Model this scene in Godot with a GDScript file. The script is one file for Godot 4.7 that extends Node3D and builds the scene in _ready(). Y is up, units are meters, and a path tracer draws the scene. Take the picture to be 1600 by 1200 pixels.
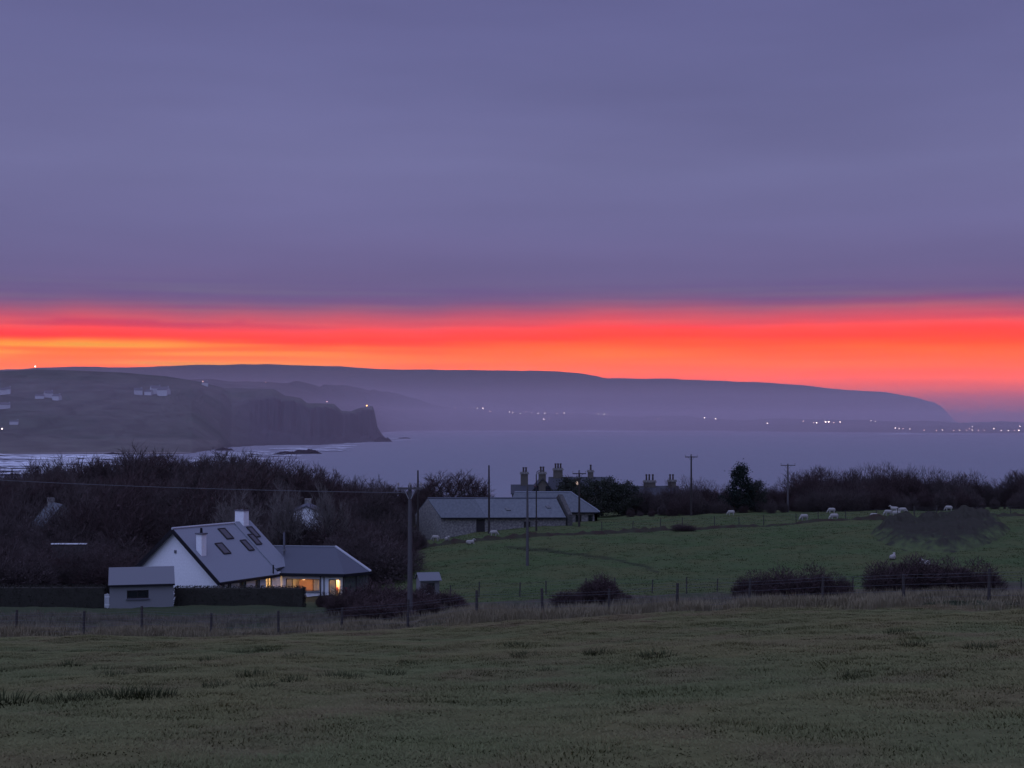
extends Node3D
# Dusk over a bay: sheep pasture, white farmhouse, farm buildings, winter trees, headlands and a red band of sky.
# Units are metres, sea level is y = 0, the eye stands 40 m above it. FOCAL is the lens in pixels of a 1600-pixel-wide frame.

const FOCAL := 2300.0
const EYE := 40.0
const HORIZON := 660.0

class MB:
	var v := PackedVector3Array()
	var n := PackedVector3Array()
	var c := PackedColorArray()
	var col := Color.WHITE
	var xf := Transform3D()
	func tri(a: Vector3, b: Vector3, d: Vector3) -> void:
		var p := xf * a
		var q := xf * b
		var r := xf * d
		var m := (r - p).cross(q - p).normalized()
		v.append(p); v.append(q); v.append(r)
		n.append(m); n.append(m); n.append(m)
		c.append(col); c.append(col); c.append(col)
	func stri(a: Vector3, b: Vector3, d: Vector3, na: Vector3, nb: Vector3, nd: Vector3) -> void:
		v.append(xf * a); v.append(xf * b); v.append(xf * d)
		n.append((xf.basis * na).normalized()); n.append((xf.basis * nb).normalized()); n.append((xf.basis * nd).normalized())
		c.append(col); c.append(col); c.append(col)
	func quad(a: Vector3, b: Vector3, d: Vector3, e: Vector3) -> void:
		tri(a, b, d); tri(a, d, e)
	func quad_out(a: Vector3, b: Vector3, d: Vector3, e: Vector3, out: Vector3) -> void:
		if (d - a).cross(b - a).dot(out) >= 0.0: quad(a, b, d, e)
		else: quad(a, e, d, b)
	func box(o: Vector3, s: Vector3) -> void:
		box_axes(o, Vector3(s.x, 0, 0), Vector3(0, s.y, 0), Vector3(0, 0, s.z))
	# a box round its centre with full edge vectors
	func box_axes(o: Vector3, x: Vector3, y: Vector3, z: Vector3) -> void:
		var hx := x * 0.5
		var hy := y * 0.5
		var hz := z * 0.5
		for s in [-1.0, 1.0]:
			quad_out(o + hx * s - hy - hz, o + hx * s + hy - hz, o + hx * s + hy + hz, o + hx * s - hy + hz, hx * s)
			quad_out(o + hy * s - hx - hz, o + hy * s + hx - hz, o + hy * s + hx + hz, o + hy * s - hx + hz, hy * s)
			quad_out(o + hz * s - hx - hy, o + hz * s + hx - hy, o + hz * s + hx + hy, o + hz * s - hx + hy, hz * s)
	# a straight bar from a to b
	func bar(a: Vector3, b: Vector3, w: float, h: float) -> void:
		var d := b - a
		var side := d.cross(Vector3.UP)
		if side.length() < 1e-4: side = Vector3.RIGHT
		side = side.normalized()
		box_axes((a + b) * 0.5, d, side.cross(d).normalized() * h, side * w)
	# a flat plate: polygon pushed along t
	func slab(poly: Array, t: Vector3) -> void:
		var mid := Vector3.ZERO
		for p in poly: mid += p
		mid /= poly.size()
		for i in poly.size():
			var a: Vector3 = poly[i]
			var b: Vector3 = poly[(i + 1) % poly.size()]
			if i > 0 and i < poly.size() - 1:
				var o: Vector3 = poly[0]
				if (b - o).cross(a - o).dot(t) < 0.0:
					tri(o, a, b); tri(o + t, b + t, a + t)
				else:
					tri(o, b, a); tri(o + t, a + t, b + t)
			quad_out(a, b, b + t, a + t, (a + b) * 0.5 - mid)
	func tube(pts: Array, rad: Array, sides := 6, cap := true) -> void:
		var rings := []
		for i in pts.size():
			var p: Vector3 = pts[i]
			var d: Vector3 = (pts[mini(i + 1, pts.size() - 1)] - pts[maxi(i - 1, 0)]).normalized()
			var s := d.cross(Vector3.UP if absf(d.y) < 0.9 else Vector3.RIGHT).normalized()
			var u := s.cross(d)
			var ring := []
			for k in sides:
				var a := TAU * k / sides
				ring.append(s * cos(a) + u * sin(a))
			rings.append(ring)
		for i in pts.size() - 1:
			for k in sides:
				var l := (k + 1) % sides
				var a: Vector3 = rings[i][k]
				var b: Vector3 = rings[i][l]
				var d: Vector3 = rings[i + 1][l]
				var e: Vector3 = rings[i + 1][k]
				var pa: Vector3 = pts[i] + a * rad[i]
				var pb: Vector3 = pts[i] + b * rad[i]
				var pd: Vector3 = pts[i + 1] + d * rad[i + 1]
				var pe: Vector3 = pts[i + 1] + e * rad[i + 1]
				if (pd - pa).cross(pb - pa).dot(a + b) >= 0.0:
					stri(pa, pb, pd, a, b, d); stri(pa, pd, pe, a, d, e)
				else:
					stri(pa, pd, pb, a, d, b); stri(pa, pe, pd, a, e, d)
		if cap:
			for i in [0, pts.size() - 1]:
				var out: Vector3 = (pts[0] - pts[1]) if i == 0 else (pts[i] - pts[i - 1])
				for k in range(1, sides - 1):
					var a: Vector3 = pts[i] + rings[i][0] * rad[i]
					var b: Vector3 = pts[i] + rings[i][k] * rad[i]
					var d: Vector3 = pts[i] + rings[i][k + 1] * rad[i]
					if (d - a).cross(b - a).dot(out) >= 0.0: tri(a, b, d)
					else: tri(a, d, b)
	func twig(a: Vector3, b: Vector3, r: float) -> void:
		var d := (b - a).normalized()
		var s := d.cross(Vector3.UP if absf(d.y) < 0.9 else Vector3.RIGHT).normalized()
		var u := s.cross(d)
		var p0 := a + s * r
		var p1 := a + (s * -0.5 + u * 0.87) * r
		var p2 := a + (s * -0.5 - u * 0.87) * r
		tri(p0, b, p1); tri(p1, b, p2); tri(p2, b, p0)
	func commit() -> ArrayMesh:
		var arr := []
		arr.resize(Mesh.ARRAY_MAX)
		arr[Mesh.ARRAY_VERTEX] = v
		arr[Mesh.ARRAY_NORMAL] = n
		arr[Mesh.ARRAY_COLOR] = c
		var m := ArrayMesh.new()
		m.add_surface_from_arrays(Mesh.PRIMITIVE_TRIANGLES, arr)
		return m

var names := {}
var rng := RandomNumberGenerator.new()
var M := {}
var noise_a := FastNoiseLite.new()
var noise_b := FastNoiseLite.new()
var baked := PackedFloat32Array()

# ---------- small helpers ----------
func numbered(called: String) -> String:
	var k: int = names.get(called, -1) + 1
	names[called] = k
	return called if k == 0 else "%s_%03d" % [called, k]

func tag(o: Node, label: String, category: String, group := "", kind := "") -> void:
	if label: o.set_meta("label", label)
	if category: o.set_meta("category", category)
	if group: o.set_meta("group", group)
	if kind: o.set_meta("kind", kind)

func thing(called: String, label: String, category: String, at := Vector3.ZERO, turn := 0.0, group := "") -> Node3D:
	var o := Node3D.new()
	o.name = numbered(called)
	add_child(o)
	o.position = at
	o.rotation.y = turn
	tag(o, label, category, group)
	return o

# world-space shapes are moved into the parent's frame, so that parents can stand at the thing's base
func part(called: String, b: MB, m: Material, parent: Node3D = null, local := false) -> MeshInstance3D:
	var o := MeshInstance3D.new()
	if parent == null:
		o.name = numbered(called)
		add_child(o)
	else:
		o.name = called
		parent.add_child(o, true)
	o.mesh = b.commit()
	o.material_override = m
	if parent != null and not local:
		var t := Transform3D()
		var q: Node3D = parent
		while q != self:
			t = q.transform * t
			q = q.get_parent()
		o.transform = t.affine_inverse()
	return o

func copy_of(o: Node3D, at: Vector3, turn: float, size: Vector3, label: String, group: String) -> Node3D:
	var r: Node3D = o.duplicate()
	r.name = numbered(o.get_meta("kin"))
	add_child(r)
	r.position = at
	r.rotation.y = turn
	r.scale = size
	r.set_meta("label", label)
	if group: r.set_meta("group", group)
	return r

# point seen at pixel (px, py) of the 1600 x 1200 frame at depth d, and the same with the height below the eye given
func at_pixel(px: float, py: float, d: float) -> Vector3:
	return Vector3((px - 800.0) / FOCAL * d, EYE - (py - HORIZON) / FOCAL * d, -d)
func at_height(px: float, d: float, h: float) -> Vector3:
	return Vector3((px - 800.0) / FOCAL * d, EYE + h, -d)

# ---------- lie of the land ----------
const COLS := [-300.0, 0.0, 200.0, 400.0, 600.0, 800.0, 1000.0, 1200.0, 1400.0, 1600.0, 1900.0]
const ROWS := [
	[15.0, 1204, 1204, 1204, 1203, 1200, 1196, 1190, 1184, 1178, 1170, 1165],
	[35.0, 1046, 1044, 1044, 1042, 1038, 1030, 1020, 1008, 996, 985, 980],
	[55.0, 1006, 1004, 1003, 1002, 998, 986, 970, 957, 948, 944, 940],
	[72.0, 998, 996, 994, 990, 977, 960, 948, 943, 938, 934, 930],
	[100.0, 958, 958, 958, 958, 952, 944, 938, 936, 930, 922, 915],
	[128.0, 944, 944, 944, 944, 940, 914, 904, 894, 880, 868, 860],
	[145.0, 925, 925, 925, 925, 905, 886, 872, 858, 845, 836, 830],
	[177.0, 890, 890, 888, 885, 862, 836, 826, 817, 808, 803, 800],
	[210.0, 862, 862, 860, 858, 842, 816, 808, 802, 798, 796, 794],
	[260.0, 835, 835, 835, 832, 822, 800, 796, 792, 790, 788, 786],
	[400.0, 809, 809, 809, 809, 809, 809, 809, 809, 809, 809, 809],
	[600.0, 806, 806, 806, 806, 806, 806, 806, 806, 806, 806, 806],
	[800.0, 800, 800, 800, 800, 800, 800, 800, 800, 800, 800, 800],
	[1100.0, 780, 780, 780, 780, 780, 780, 780, 780, 780, 780, 780],
]
const BX := 89
const BD := 441

func hermite(xs: Array, ys: Array, x: float) -> float:
	var k := 0
	while k < xs.size() - 2 and x > xs[k + 1]: k += 1
	var h: float = xs[k + 1] - xs[k]
	var t: float = clampf((x - xs[k]) / h, 0.0, 1.0)
	var m0: float = (ys[k + 1] - ys[maxi(k - 1, 0)]) / (xs[k + 1] - xs[maxi(k - 1, 0)])
	var m1: float = (ys[mini(k + 2, xs.size() - 1)] - ys[k]) / (xs[mini(k + 2, xs.size() - 1)] - xs[k])
	var t2 := t * t
	var t3 := t2 * t
	return (2 * t3 - 3 * t2 + 1) * ys[k] + (t3 - 2 * t2 + t) * h * m0 + (-2 * t3 + 3 * t2) * ys[k + 1] + (t3 - t2) * h * m1

func bake_land() -> void:
	baked.resize(BX * BD)
	var ds := [0.0]
	for r in ROWS: ds.append(r[0])
	for i in BX:
		var px := -300.0 + 25.0 * i
		var hs := [-1.7]
		for r in ROWS:
			var ys: Array = r.slice(1)
			hs.append(-(hermite(COLS, ys, px) - HORIZON) / FOCAL * r[0])
		for j in BD:
			baked[i * BD + j] = hermite(ds, hs, j * 2.5)

func ground_y(x: float, z: float) -> float:
	var d := -z
	var px := clampf(800.0 + x / maxf(d, 12.0) * FOCAL, -299.0, 1899.0)
	var fx := (px + 300.0) / 25.0
	var fd := clampf(d / 2.5, 0.0, BD - 1.01)
	var i := int(fx)
	var j := int(fd)
	var u := fx - i
	var w := fd - j
	var h := lerpf(lerpf(baked[i * BD + j], baked[i * BD + j + 1], w), lerpf(baked[(i + 1) * BD + j], baked[(i + 1) * BD + j + 1], w), u)
	if d < 0.0: h = -1.7 - d * 0.05 * 0.0
	var rough := 0.10 if d < 75.0 else 0.09
	h += noise_a.get_noise_2d(x * 1.4, z * 1.4) * rough + noise_b.get_noise_2d(x * 0.35, z * 0.35) * 0.25 * smoothstep(10.0, 40.0, d)
	return EYE + h

func on_ground(px: float, d: float) -> Vector3:
	var x := (px - 800.0) / FOCAL * d
	return Vector3(x, ground_y(x, -d), -d)

# the depth at which the land under column px is seen at row py
func depth_at(px: float, py: float, near := 14.0) -> float:
	var d := near
	while d < 300.0:
		var g := on_ground(px, d)
		if HORIZON + (EYE - g.y) / d * FOCAL <= py: return d
		d += 0.5
	return d

func top_height(px: float, d: float, py: float) -> float:
	return at_pixel(px, py, d).y - on_ground(px, d).y

func curve(pts: Array, x: float) -> float:
	if x <= pts[0][0]: return pts[0][1]
	for i in pts.size() - 1:
		if x <= pts[i + 1][0]:
			return lerpf(pts[i][1], pts[i + 1][1], (x - pts[i][0]) / (pts[i + 1][0] - pts[i][0]))
	return pts[-1][1]

# ---------- materials ----------
func noise_tex(freq: float, octaves: int, lo: Color, hi: Color, sd: int, size := 512) -> NoiseTexture2D:
	var f := FastNoiseLite.new()
	f.seed = sd
	f.frequency = freq
	f.fractal_octaves = octaves
	var g := Gradient.new()
	g.set_color(0, lo)
	g.set_color(1, hi)
	var t := NoiseTexture2D.new()
	t.noise = f
	t.width = size
	t.height = size
	t.seamless = true
	t.color_ramp = g
	return t

func paint(lin: Color, rough := 0.9, tex: Texture2D = null, scale := 1.0, vertex := false, spec := 0.3) -> StandardMaterial3D:
	var m := StandardMaterial3D.new()
	m.albedo_color = lin.linear_to_srgb()
	m.roughness = rough
	m.metallic_specular = spec
	m.cull_mode = BaseMaterial3D.CULL_DISABLED
	if tex:
		m.albedo_texture = tex
		m.uv1_triplanar = true
		m.uv1_world_triplanar = true
		m.uv1_scale = Vector3.ONE * scale
	m.vertex_color_use_as_albedo = vertex
	return m

func relief(m: StandardMaterial3D, freq: float, octaves: int, depth: float, sd: int) -> void:
	m.heightmap_enabled = true
	m.heightmap_texture = noise_tex(freq, octaves, Color.BLACK, Color.WHITE, sd)
	m.heightmap_scale = depth

func make_materials() -> void:
	var mottled := noise_tex(0.02, 5, Color(0.8, 0.8, 0.8), Color(1, 1, 1), 3, 1024)
	var fine := noise_tex(0.06, 4, Color(0.7, 0.7, 0.7), Color(1, 1, 1), 4)
	var stony := noise_tex(0.035, 3, Color(0.58, 0.58, 0.6), Color(1, 0.98, 0.94), 5)
	var slaty := noise_tex(0.05, 4, Color(0.78, 0.78, 0.8), Color(1, 1, 1), 15)
	M.ground = paint(Color(0.86, 0.84, 0.85), 1.0, mottled, 0.11, true, 0.1)
	M.grass = paint(Color(0.88, 0.85, 0.87), 0.9, null, 1, true, 0.15)
	M.grass.backlight_enabled = true
	M.grass.backlight = Color(0.12, 0.14, 0.06)
	M.straw = paint(Color.WHITE, 0.95, null, 1, true, 0.1)
	M.rush = paint(Color(0.045, 0.05, 0.022), 0.9, null, 1, true, 0.1)
	M.bark = paint(Color(0.12, 0.1, 0.09), 0.95, fine, 1.0, false, 0.1)
	M.twig = paint(Color(0.09, 0.07, 0.066), 0.95, null, 1, true, 0.1)
	M.twig_red = paint(Color(0.078, 0.054, 0.052), 0.95, null, 1, true, 0.1)
	M.twig_pale = paint(Color(0.17, 0.15, 0.135), 0.95, null, 1, true, 0.1)
	M.evergreen = paint(Color(0.04, 0.045, 0.032), 0.8, null, 1, true, 0.2)
	M.needle = paint(Color(0.018, 0.026, 0.02), 0.85, null, 1, true, 0.15)
	M.hedge = paint(Color(0.045, 0.042, 0.034), 0.85, null, 1, true, 0.15)
	M.petal = paint(Color(0.55, 0.5, 0.5), 0.9)
	M.white_wall = paint(Color(0.84, 0.84, 0.85), 0.9, noise_tex(0.03, 4, Color(0.93, 0.93, 0.93), Color.WHITE, 14), 0.3, false, 0.2)
	M.cream = paint(Color(0.75, 0.68, 0.55), 0.9)
	M.slate = paint(Color(0.27, 0.285, 0.31), 0.62, slaty, 0.5, false, 0.35)
	M.slate_manor = paint(Color(0.065, 0.067, 0.075), 0.75, slaty, 0.3, false, 0.3)
	M.slate_dark = paint(Color(0.12, 0.125, 0.145), 0.7, slaty, 0.5, false, 0.3)  # wing wears the main slate; its duller sky reflection is put into this colour
	M.slate_old = paint(Color(0.145, 0.157, 0.162), 0.75, slaty, 0.09, false, 0.3)
	M.slate_worn = paint(Color(0.165, 0.178, 0.185), 0.72, slaty, 0.08, false, 0.3)
	M.ridge_tile = paint(Color(0.4, 0.4, 0.42), 0.6)
	M.fascia = paint(Color(0.012, 0.012, 0.016), 0.6)
	M.frame = paint(Color(0.03, 0.025, 0.025), 0.5)
	M.white_frame = paint(Color(0.75, 0.75, 0.75), 0.5)
	M.lead = paint(Color(0.12, 0.12, 0.14), 0.5)
	M.stone = paint(Color(0.34, 0.325, 0.31), 0.95, stony, 0.16, false, 0.2)
	M.stone_dark = paint(Color(0.14, 0.135, 0.13), 0.95, stony, 0.16, false, 0.2)
	M.sandstone = paint(Color(0.2, 0.18, 0.155), 0.95, stony, 0.5, false, 0.2)
	M.clay = paint(Color(0.06, 0.045, 0.042), 0.8)
	M.boards = paint(Color(0.3, 0.3, 0.31), 0.85, fine, 1.0, false, 0.2)
	M.felt = paint(Color(0.22, 0.225, 0.24), 0.8, fine, 1.2, false, 0.3)
	M.pale_boards = paint(Color(0.2, 0.195, 0.19), 0.85, fine, 1.0, false, 0.2)
	M.pole = paint(Color(0.07, 0.06, 0.055), 0.9, fine, 1.5, false, 0.1)
	M.pole_pale = paint(Color(0.14, 0.13, 0.13), 0.9, fine, 1.5, false, 0.1)
	M.post = paint(Color(0.09, 0.08, 0.075), 0.95, fine, 2.0, false, 0.1)
	M.wire = paint(Color(0.1, 0.1, 0.105), 0.5)
	M.metal = paint(Color(0.25, 0.25, 0.26), 0.45)
	M.metal.metallic = 0.7
	M.porcelain = paint(Color(0.3, 0.28, 0.27), 0.3)
	M.soil = paint(Color.WHITE, 1.0, mottled, 0.4, true, 0.1)
	M.fleece = paint(Color(0.46, 0.43, 0.38), 0.95, fine, 3.0, false, 0.1)
	M.curtain = paint(Color(0.75, 0.62, 0.42), 0.95)
	M.red_cloth = paint(Color(0.4, 0.03, 0.03), 0.9)
	M.wood = paint(Color(0.2, 0.1, 0.05), 0.7)
	M.floor = paint(Color(0.3, 0.2, 0.12), 0.7)
	M.hill = paint(Color.WHITE, 1.0, noise_tex(0.012, 5, Color(0.7, 0.7, 0.7), Color.WHITE, 6, 1024), 0.0012, true, 0.1)
	M.rock = paint(Color(0.07, 0.065, 0.065), 0.95, stony, 0.02, false, 0.2)
	M.far_wall = paint(Color(0.5, 0.5, 0.52), 0.9)
	M.far_roof = paint(Color(0.1, 0.1, 0.11), 0.8)
	M.foam = paint(Color(0.72, 0.74, 0.77), 0.95, null, 1, false, 0.2)
	M.sand = paint(Color(0.2, 0.18, 0.16), 0.9)
	M.sea = paint(Color(0.2, 0.2, 0.225), 0.72, null, 1, false, 0.5)
	M.sea.normal_enabled = true
	var wn := noise_tex(0.03, 4, Color.BLACK, Color.WHITE, 9, 1024)
	wn.color_ramp = null
	wn.as_normal_map = true
	wn.bump_strength = 6.0
	M.sea.normal_texture = wn
	M.sea.normal_scale = 0.5
	M.sea.uv1_triplanar = true
	M.sea.uv1_world_triplanar = true
	M.sea.uv1_scale = Vector3(0.006, 0.006, 0.006)
	var g := StandardMaterial3D.new()
	g.transparency = BaseMaterial3D.TRANSPARENCY_ALPHA
	g.albedo_color = Color(0.9, 0.93, 0.95, 0.08)
	g.roughness = 0.04
	g.cull_mode = BaseMaterial3D.CULL_DISABLED
	M.glass = g
	M.dark_glass = paint(Color(0.015, 0.016, 0.02), 0.06, null, 1, false, 0.6)
	# window glass over an unlit attic: dark in itself, it shows only what it mirrors
	M.roof_glass = paint(Color(0.015, 0.016, 0.02), 0.03, null, 1, false, 0.7)
	M.lamp_warm = glow(Color(1.0, 0.8, 0.55), 2.0)
	M.lamp_white = glow(Color(1.0, 0.88, 0.85), 9.0)
	M.lamp_pink = glow(Color(1.0, 0.75, 0.72), 8.0)
	M.lamp_strong = glow(Color(1.0, 0.88, 0.85), 16.0)
	M.lamp_mid = glow(Color(1.0, 0.78, 0.74), 9.0)
	M.lamp_gold = glow(Color(1.0, 0.7, 0.3), 9.0)
	M.lit_pane = glow(Color(1.0, 0.85, 0.75), 3.0)

func glow(c: Color, e: float) -> StandardMaterial3D:
	var m := StandardMaterial3D.new()
	m.albedo_color = Color(0.9, 0.9, 0.9)
	m.emission_enabled = true
	m.emission = c
	m.emission_energy_multiplier = e
	return m

# ---------- camera, sky, haze ----------
func make_sky() -> Sky:
	# the evening sky: row of the frame -> colour; a lit gap between the cloud deck and the hills
	var deck := [[-4000, Color8(120, 121, 168)], [-900, Color8(107, 108, 154)], [-300, Color8(101, 102, 148)], [0, Color8(99, 100, 146)], [120, Color8(104, 105, 150)], [260, Color8(112, 112, 156)], [360, Color8(109, 106, 150)], [430, Color8(106, 98, 141)], [465, Color8(110, 95, 138)], [660, Color8(110, 92, 135)]]
	var gap := [[430, Color8(106, 98, 141)], [456, Color8(112, 95, 138)], [468, Color8(124, 93, 134)], [480, Color8(158, 92, 124)], [492, Color8(196, 90, 114)], [506, Color8(222, 86, 104)], [516, Color8(250, 78, 80)], [526, Color8(255, 78, 66)], [545, Color8(255, 90, 48)], [566, Color8(255, 98, 46)], [582, Color8(255, 100, 62)], [600, Color8(240, 98, 92)], [625, Color8(214, 94, 112)], [650, Color8(184, 90, 124)], [664, Color8(170, 88, 124)]]
	var gold := Color8(255, 172, 50).srgb_to_linear()
	var w := 1440
	var h := 2048
	var f := FastNoiseLite.new()
	f.seed = 21
	f.frequency = 1.0
	f.fractal_octaves = 4
	var data := PackedFloat32Array()
	data.resize(w * h * 3)
	var deck_lin := []
	for e in deck: deck_lin.append([e[0], e[1].srgb_to_linear()])
	var gap_lin := []
	for e in gap: gap_lin.append([e[0], e[1].srgb_to_linear()])
	var at := 0
	for y in h:
		var el := (0.5 - (y + 0.5) / h) * PI
		if el < -0.01:
			for x in w:
				data[at] = 0.10; data[at + 1] = 0.085; data[at + 2] = 0.16
				at += 3
			continue
		var row := HORIZON - tan(minf(el, 1.50)) * FOCAL
		# an even overcast is brighter overhead than low down
		var lift := 1.0 + 1.0 * smoothstep(0.30, 1.2, el)
		for x in w:
			var az := wrapf((x + 0.5) / w * TAU, -PI, PI)  # column 0 looks along -z
			var streak := f.get_noise_2d(az * 3.0, el * 26.0)
			var broad := f.get_noise_2d(az * 1.3 + 40.0, el * 6.0)
			var c := ramp(deck_lin, row + broad * 30.0)
			var k := (1.0 + 0.09 * broad + 0.06 * streak) * lift
			c = Color(c.r * k, c.g * k, c.b * k)
			if row > 430.0:
				# the afterglow lies round the place where the sun went down, a little left of the middle
				var near := 1.0 - smoothstep(0.75, 2.1, absf(az + 0.1))
				if near > 0.0:
					var wob := f.get_noise_2d(az * 5.0, 7.0) * 8.0 + f.get_noise_2d(az * 8.0, el * 60.0) * 2.5
					var east := smoothstep(0.02, -0.28, az)
					var r2 := row + wob - 7.0 * east * (1.0 - smoothstep(520.0, 545.0, row))
					var s := ramp(gap_lin, r2) * 1.0
					var air := smoothstep(470.0, 600.0, r2)
					s = Color(s.r * (1.0 + 1.1 * air), s.g * (1.0 + (0.75 - 0.35 * smoothstep(-0.05, 0.25, az)) * smoothstep(525.0, 560.0, r2)), s.b * (1.0 - 0.9 * air))

					var bands := smoothstep(0.0, 0.5, f.get_noise_2d(az * 2.2 + 3.0, el * 150.0) + 0.28)
					var layer := f.get_noise_2d(az * 4.0 + 11.0, el * 240.0)
					s = Color(s.r * (1.0 + 0.12 * layer), s.g * (1.0 + 0.28 * layer), s.b)
					var left := east * bands * smoothstep(528.0, 545.0, r2) * (1.0 - smoothstep(568.0, 590.0, r2))
					s = s.lerp(gold, left)
					if r2 > 500.0 and r2 < 540.0: s = s.lerp(Color(s.r * 0.8, s.g * 0.62, s.b), east * (1.0 - bands) * 0.8)
					c = c.lerp(s, near * smoothstep(430.0, 460.0, row))
			data[at] = c.r; data[at + 1] = c.g; data[at + 2] = c.b
			at += 3
	var im := Image.create_from_data(w, h, false, Image.FORMAT_RGBF, data.to_byte_array())
	var pm := PanoramaSkyMaterial.new()
	pm.panorama = ImageTexture.create_from_image(im)
	var sky := Sky.new()
	sky.sky_material = pm
	return sky

func ramp(pts: Array, x: float) -> Color:
	if x <= pts[0][0]: return pts[0][1]
	for i in pts.size() - 1:
		if x <= pts[i + 1][0]:
			var a: Color = pts[i][1]
			return a.lerp(pts[i + 1][1], (x - pts[i][0]) / float(pts[i + 1][0] - pts[i][0]))
	return pts[-1][1]

func fog_bank(called: String, label: String, lo: Vector3, hi: Vector3, density: float) -> void:
	var f := FogVolume.new()
	f.name = numbered(called)
	f.shape = RenderingServer.FOG_VOLUME_SHAPE_BOX
	f.size = hi - lo
	f.position = (lo + hi) * 0.5
	var m := FogMaterial.new()
	m.density = density
	m.albedo = Color(0.99, 0.9, 0.95)
	f.material = m
	add_child(f)
	tag(f, label, "mist", "", "stuff")

func _ready() -> void:
	rng.seed = 11
	noise_a.seed = 5
	noise_a.frequency = 0.25
	noise_a.fractal_octaves = 3
	noise_b.seed = 8
	noise_b.frequency = 0.25
	noise_b.fractal_octaves = 3
	# camera: level, with the lens shifted so that the horizon lies at row 660 of 1200
	var cam := Camera3D.new()
	cam.name = "camera"
	add_child(cam)
	cam.position = Vector3(0, EYE, 0)
	cam.projection = Camera3D.PROJECTION_FRUSTUM
	cam.near = 0.5
	cam.far = 60000.0
	cam.size = 0.5 * 1200.0 / FOCAL
	cam.frustum_offset = Vector2(0, 0.5 * 60.0 / FOCAL)
	cam.current = true
	var env := Environment.new()
	env.background_mode = Environment.BG_SKY
	env.sky = make_sky()
	env.background_energy_multiplier = 1.0
	env.tonemap_mode = Environment.TONE_MAPPER_LINEAR
	env.tonemap_exposure = 1.0
	env.fog_enabled = true
	env.fog_density = 0.000014
	env.fog_light_color = Color(0.98, 0.9, 0.95)
	env.volumetric_fog_enabled = true
	env.volumetric_fog_density = 0.0
	env.sdfgi_enabled = true
	env.ssao_enabled = true
	env.ssil_enabled = true
	var we := WorldEnvironment.new()
	we.name = "environment"
	we.environment = env
	add_child(we)
	# the sun has gone below the hills; what light is left comes broadly from the cloud overhead and the open sky opposite the sunset
	var sun := DirectionalLight3D.new()
	sun.name = "overcast_sky_light"
	sun.light_energy = 0.43
	sun.light_color = Color(0.67, 0.77, 1.0)
	sun.light_angular_distance = 110.0
	sun.shadow_enabled = true
	add_child(sun)
	sun.look_at_from_position(Vector3(-45, 95, 75), Vector3(0, 0, 0))
	bake_land()
	make_materials()
	build_setting()
	build_house()
	build_garden()
	build_farm()
	build_manor()
	build_poles()
	build_fences()
	build_trees()
	build_bushes()
	build_sheep()
	build_grass()
	build_far_shore()

# ---------- setting ----------
func grid_mesh(vs: PackedVector3Array, cs: PackedColorArray, cols: int, rows: int) -> ArrayMesh:
	var idx := PackedInt32Array()
	var ns := PackedVector3Array()
	ns.resize(vs.size())
	for j in rows:
		for i in cols:
			var a := vs[j * cols + mini(i + 1, cols - 1)] - vs[j * cols + maxi(i - 1, 0)]
			var b := vs[mini(j + 1, rows - 1) * cols + i] - vs[maxi(j - 1, 0) * cols + i]
			var m := a.cross(b)
			if m.y < 0.0: m = -m
			ns[j * cols + i] = m.normalized()
			if i < cols - 1 and j < rows - 1:
				var k := j * cols + i
				idx.append(k); idx.append(k + cols); idx.append(k + 1)
				idx.append(k + 1); idx.append(k + cols); idx.append(k + cols + 1)
	var arr := []
	arr.resize(Mesh.ARRAY_MAX)
	arr[Mesh.ARRAY_VERTEX] = vs
	arr[Mesh.ARRAY_NORMAL] = ns
	arr[Mesh.ARRAY_COLOR] = cs
	arr[Mesh.ARRAY_INDEX] = idx
	var m := ArrayMesh.new()
	m.add_surface_from_arrays(Mesh.PRIMITIVE_TRIANGLES, arr)
	return m

func raw_part(called: String, mesh: Mesh, m: Material, parent: Node3D = null) -> MeshInstance3D:
	var o := MeshInstance3D.new()
	if parent == null:
		o.name = numbered(called)
		add_child(o)
	else:
		o.name = called
		parent.add_child(o, true)
	o.mesh = mesh
	o.material_override = m
	return o

# depth of the near fence under a column of the frame
func fence_depth(px: float) -> float:
	return curve([[-300, 74], [0, 72], [300, 70], [600, 68], [850, 66], [1050, 63], [1284, 58], [1545, 55], [1900, 52]], px)

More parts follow.
